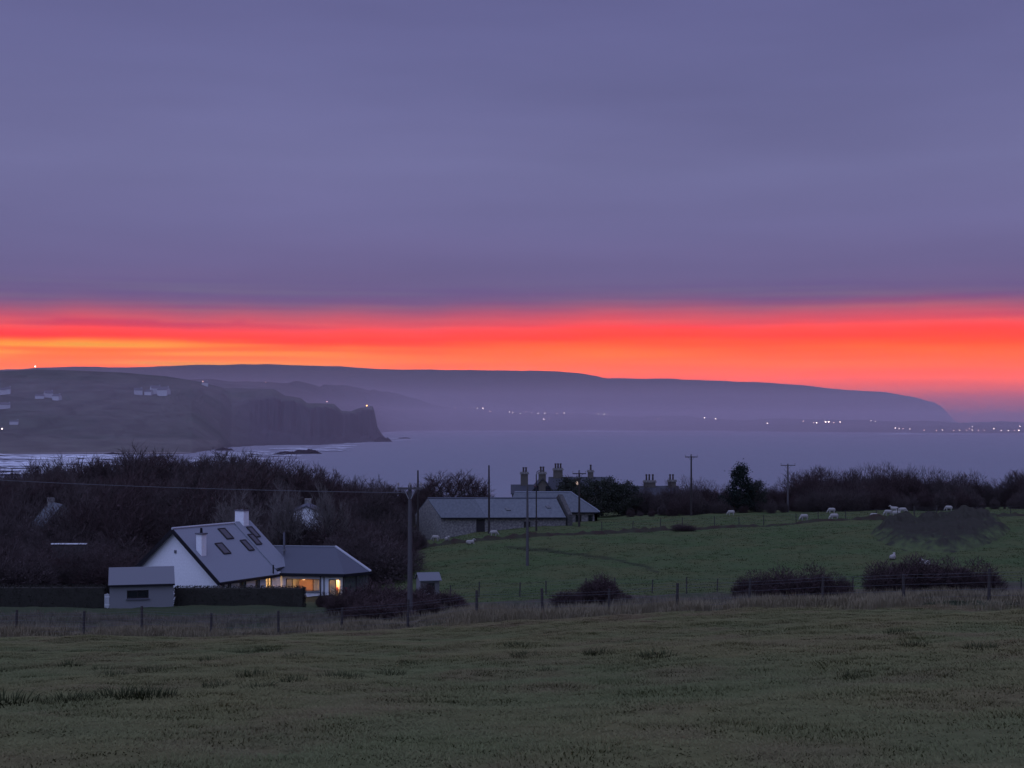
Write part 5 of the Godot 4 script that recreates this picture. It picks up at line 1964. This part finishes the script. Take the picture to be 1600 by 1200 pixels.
func build_far_shore() -> void:
	strip_land("headland", "dark green headland with fields above and cliffs at its point", -400, 609, 420, 60, head_point, func(p: Vector3, px: float, t: float) -> Color:
		var n := noise_b.get_noise_2d(p.x * 0.02, p.z * 0.02)
		var field := noise_b.get_noise_2d(floorf(p.x / 130.0) * 9.7, floorf(p.z / 90.0) * 7.3)
		var grass := Color(0.085, 0.1, 0.072).lerp(Color(0.115, 0.115, 0.092), clampf(0.5 + field * 2.6 + n * 0.6, 0, 1))
		# hedges and walls between the fields
		var ex := absf(fposmod(p.x + n * 30.0, 130.0) - 65.0)
		var ez := absf(fposmod(p.z + n * 22.0, 90.0) - 45.0)
		if (ex < 5.0 or ez < 5.0) and px < 400.0: grass = grass * 0.75
		var rock := Color(0.06, 0.055, 0.062)
		var c := grass.lerp(rock, smoothstep(320.0, 430.0, px) * (1.0 - smoothstep(0.5, 0.75, t)))
		if t < 0.12 and px < 340.0: c = c.lerp(Color(0.2, 0.18, 0.15), 0.5)
		return c)
	strip_land("coastal_land", "low coastal land with village lights across the bay", -400, 2000, 340, 70, shore_point, func(p: Vector3, _px: float, _t: float) -> Color:
		return Color(0.13, 0.11, 0.1).lerp(Color(0.09, 0.09, 0.075), clampf(0.5 + noise_b.get_noise_2d(p.x * 0.008, p.z * 0.012) * 1.5, 0, 1)))
	strip_land("mountain", "long flat topped mountain ending in a steep headland", -500, 1540, 260, 20, hill_point, func(p: Vector3, _px: float, _t: float) -> Color:
		return Color(0.14, 0.115, 0.1).lerp(Color(0.1, 0.095, 0.08), clampf(0.5 + noise_b.get_noise_2d(p.x * 0.003, p.z * 0.004), 0, 1)))
	# white houses on the headland
	var hp: Callable = head_point
	for a in [[216, 614, 11, 9, 0.4, "small white house at the end of the headland farm cluster"], [232, 615, 10, 8, -0.2, "low white house in the middle of the headland farm cluster"], [243, 614, 14, 11, 0.5, "largest white house of the headland farm cluster"], [256, 615, 16, 12, -0.3, "white house closest to the cliffs in the headland cluster"],
		[62, 621, 12, 6, 0.2, "long low white house on the headland, left of a taller one"], [76, 619, 11, 10, 0.5, "tall white house between two lower ones on the headland"], [89, 621, 11, 7, -0.4, "white house with its gable turned, right of the taller one"],
		[3, 614, 12, 8, 0.3, "white house at the very edge of the picture on the headland"], [12, 613, 8, 9, 0.1, "small upright white house near the picture's edge"], [6, 634, 16, 7, 0.4, "faint grey white house lower on the headland slope"], [22, 659, 10, 4, 0.2, "tiny low house near the beach at the picture's edge"],
		[320, 600, 10, 7, 0.2, "faint small house high on the headland's shoulder"]]:
		far_house(land_at(hp, a[0], a[1] + 3.0), a[2] * 1.25, a[3] * 1.2, a[4], a[5])
	# rocks in the surf
	for a in [[445, 709.5, 34, 6, "longest dark reef rock in the surf off the headland"], [478, 708.5, 46, 9, "dark reef rock with a rounded back in the surf"], [598, 690, 40, 16, "rocks at the foot of the headland's point"], [632, 684.5, 36, 4, "thin flat rock off the headland's point"], [396, 711, 24, 4, "small dark rock in the surf near the beach"], [176, 709.5, 30, 4, "dark rock at the end of the pale beach"], [350, 703, 30, 6, "dark rock at the foot of the first cliff"]]:
		var d: float = EYE * FOCAL / (a[1] - HORIZON)
		var cols := 26
		var rows := 12
		var vs := PackedVector3Array()
		var cs := PackedColorArray()
		for j in rows:
			for i in cols:
				var u := i / float(cols - 1) * 2.0 - 1.0
				var w := j / float(rows - 1) * 2.0 - 1.0
				var q := maxf(0.0, 1.0 - u * u - w * w)
				var n := noise_a.get_noise_2d(u * 9.0 + a[0], w * 9.0)
				vs.append(Vector3((a[0] - 800.0) / FOCAL * d + u * a[2] * 0.5, -2.0 + sqrt(q) * a[3] * 0.5 * (1.0 + n) + 1.5 * q, -d + w * a[2] * 0.35))
				cs.append(Color.WHITE)
		var r := raw_part("sea_rock", grid_mesh(vs, cs, cols, rows), M.rock)
		r.name = r.name
		tag(r, a[4], "rock", "rocks off the headland")
	# beach and surf
	var bm := MB.new()
	bm.slab([Vector3(-1700, 0.3, -2050), Vector3(-420, 0.3, -1960), Vector3(-430, 0.3, -1890), Vector3(-1700, 0.3, -1880)], Vector3(0, -1, 0))
	var beach := part("beach", bm, M.sand)
	tag(beach, "wet sand beach below the headland", "", "", "structure")
	var fm := MB.new()
	var bands := []
	for k in 120:
		bands.append([rng.randf_range(-60, 175), rng.randf_range(709.5, 742), rng.randf_range(40, 150), rng.randf_range(0.6, 2.2)])
	for k in 60:
		var x := rng.randf_range(330, 560)
		bands.append([x, lerpf(711, 694.5, (x - 330.0) / 230.0) + rng.randf_range(-3.0, 7.0), rng.randf_range(8, 42), rng.randf_range(0.25, 0.8)])
	for k in 40:
		bands.append([rng.randf_range(180, 460), rng.randf_range(709, 722), rng.randf_range(10, 60), rng.randf_range(0.3, 1.0)])
	for k in 40:
		bands.append([rng.randf_range(590, 1250), rng.randf_range(672.9, 674.2), rng.randf_range(30, 120), rng.randf_range(0.15, 0.4)])
	for k in 14:
		bands.append([rng.randf_range(1380, 1500), rng.randf_range(677.0, 678.6), rng.randf_range(20, 60), rng.randf_range(0.15, 0.35)])
	for a in [[600, 670.5, 14, 0.8], [606, 676, 12, 0.8], [612, 685, 24, 0.5], [640, 687, 34, 0.4], [525, 699, 60, 0.7], [480, 702, 60, 0.7], [620, 688.6, 24, 0.4]]: bands.append(a)
	var lift := 0
	for a in bands:
		lift += 1
		var n := 10
		var y := 0.3 + 0.004 * lift
		var prev0 := Vector3.ZERO
		var prev1 := Vector3.ZERO
		for i in n + 1:
			var s := i / float(n)
			var px: float = a[0] + a[2] * (s - 0.5)
			var wv: float = noise_a.get_noise_2d(px * 0.3, a[1]) * a[3] * 0.8
			var th: float = a[3] * (0.25 + 0.75 * sin(PI * s)) * (0.7 + 0.6 * noise_a.get_noise_2d(px * 0.9, a[1] * 3.0)) * (0.0 if i == 0 or i == n else 1.0)
			var d0: float = (EYE - y) * FOCAL / (a[1] + wv + th * 0.5 - HORIZON)
			var d1: float = (EYE - y) * FOCAL / (a[1] + wv - th * 0.5 - HORIZON)
			var q0 := Vector3((px - 800.0) / FOCAL * d0, y, -d0)
			var q1 := Vector3((px - 800.0) / FOCAL * d1, y, -d1)
			if i: fm.quad_out(prev0, prev1, q1, q0, Vector3.UP)
			prev0 = q0
			prev1 = q1
	var foam := part("surf_foam", fm, M.foam)
	tag(foam, "white surf along the beach, cliffs and far shore", "foam", "", "stuff")
	build_lights()

func far_house(p: Vector3, wide: float, tall: float, turn: float, label: String) -> void:
	var t := thing("hillside_house", label, "house", p, turn, "white houses on the headland")
	var hw := wide * 0.5
	var dp := wide * 0.32
	var eh := tall * 0.62
	var b := MB.new()
	b.slab([Vector3(-hw, -3, dp), Vector3(-hw, -3, -dp), Vector3(-hw, eh, -dp), Vector3(-hw, tall, 0), Vector3(-hw, eh, dp)], Vector3(wide, 0, 0))
	part("wall", b, M.far_wall, t, true)
	for s in [-1.0, 1.0]:
		var r := MB.new()
		r.slab([Vector3(-hw - 0.3, tall + 0.1, 0), Vector3(hw + 0.3, tall + 0.1, 0), Vector3(hw + 0.3, eh - 0.1, dp * 1.08 * s), Vector3(-hw - 0.3, eh - 0.1, dp * 1.08 * s)], Vector3(0, 0.35, 0))
		part("roof", r, M.far_roof, t, true)
	var c := MB.new()
	c.box(Vector3(hw - 0.8, tall + 0.5, 0), Vector3(1.0, 2.2, 1.0))
	part("chimney", c, M.far_wall, t, true)

func lamp_at(p: Vector3, size: float, m: Material, label: String, group: String) -> void:
	var t := thing("street_lamp", label, "street lamp", p, 0.0, group)
	var b := MB.new()
	b.tube([Vector3(0, -2, 0), Vector3(0, 7.5, 0)], [0.15, 0.1], 5)
	part("lamp_pole", b, M.pole, t, true)
	var s := SphereMesh.new()
	s.radius = size
	s.height = size * 2.0
	s.radial_segments = 10
	s.rings = 6
	var o := raw_part("lamp_globe", s, m, t)
	o.position = Vector3(0, 7.5 + size, 0)

func build_lights() -> void:
	var sp: Callable = shore_point
	var hp: Callable = head_point
	var far := "lit lamp of the villages strung along the far shore"
	for a in [[712, 637, 0], [737, 638, 1], [746, 638, 1], [754.6, 638.5, 2], [766, 643, 0], [796, 644, 1], [801.5, 645.5, 1], [813, 646, 1], [822, 644, 0], [831, 645, 0], [841, 645.6, 1], [851, 646, 1], [849.6, 655, 1], [859.5, 655, 0], [870, 646, 0], [881.6, 646, 1], [893, 647, 0], [935, 647.5, 1], [944, 643.5, 1], [949, 643.5, 0], [1028, 654, 0], [1101, 653.4, 2], [1118, 655, 2], [1199, 662, 1], [1255, 658.6, 0], [1271, 661, 0], [1276, 661.5, 1], [1290, 660, 2], [1295, 660, 2], [1303, 661, 0], [1312.6, 660.6, 1], [1361, 657.6, 1], [1367.7, 659, 1], [1399, 670, 2], [1405, 671, 1], [1411, 671, 0], [1421.5, 671.5, 1], [1444, 673, 0], [1463, 673.5, 0], [1472.7, 673, 1], [1490, 673.5, 0], [1499.5, 674, 1], [1510, 673.5, 0], [1514.7, 670.5, 0], [1519, 668, 1], [1519, 673.5, 1], [1529, 673.5, 0], [1538, 674.5, 0], [1553, 671, 1], [1564.6, 674, 1], [1575.6, 674.5, 1], [1585, 675, 0], [1593.5, 667, 1], [1592, 675.5, 2]]:
		lamp_at(land_at(sp, a[0], a[1] + 2.5), [1.5, 1.9, 2.6][a[2]] * (0.75 if a[0] > 1330.0 else 1.0), ([M.lamp_mid, M.lamp_strong, M.lamp_strong] if a[0] < 1330.0 else [M.lamp_pink, M.lamp_white, M.lamp_white])[a[2]], far, "village lamps on the far shore")
	lamp_at(land_at(hp, 573, 640), 1.1, M.lamp_gold, "golden lamp at the very tip of the cliff", "")
	lamp_at(land_at(hp, 511, 634), 0.5, M.lamp_pink, "faint lamp on the cliff top short of the golden one", "")
	lamp_at(land_at(hp, 55, 579), 1.1, M.lamp_white, "bright white lamp on the headland's skyline", "")
	lamp_at(land_at(hp, 3, 681), 0.8, M.lamp_white, "bright lamp low on the shore at the picture's edge", "")
	lamp_at(land_at(sp, 415, 601), 0.8, M.lamp_pink, "faint lone lamp on the ridge behind the headland", "")
	lamp_at(land_at(hp, 317, 603), 0.6, M.lamp_pink, "small lamp beside the house on the headland's shoulder", "")
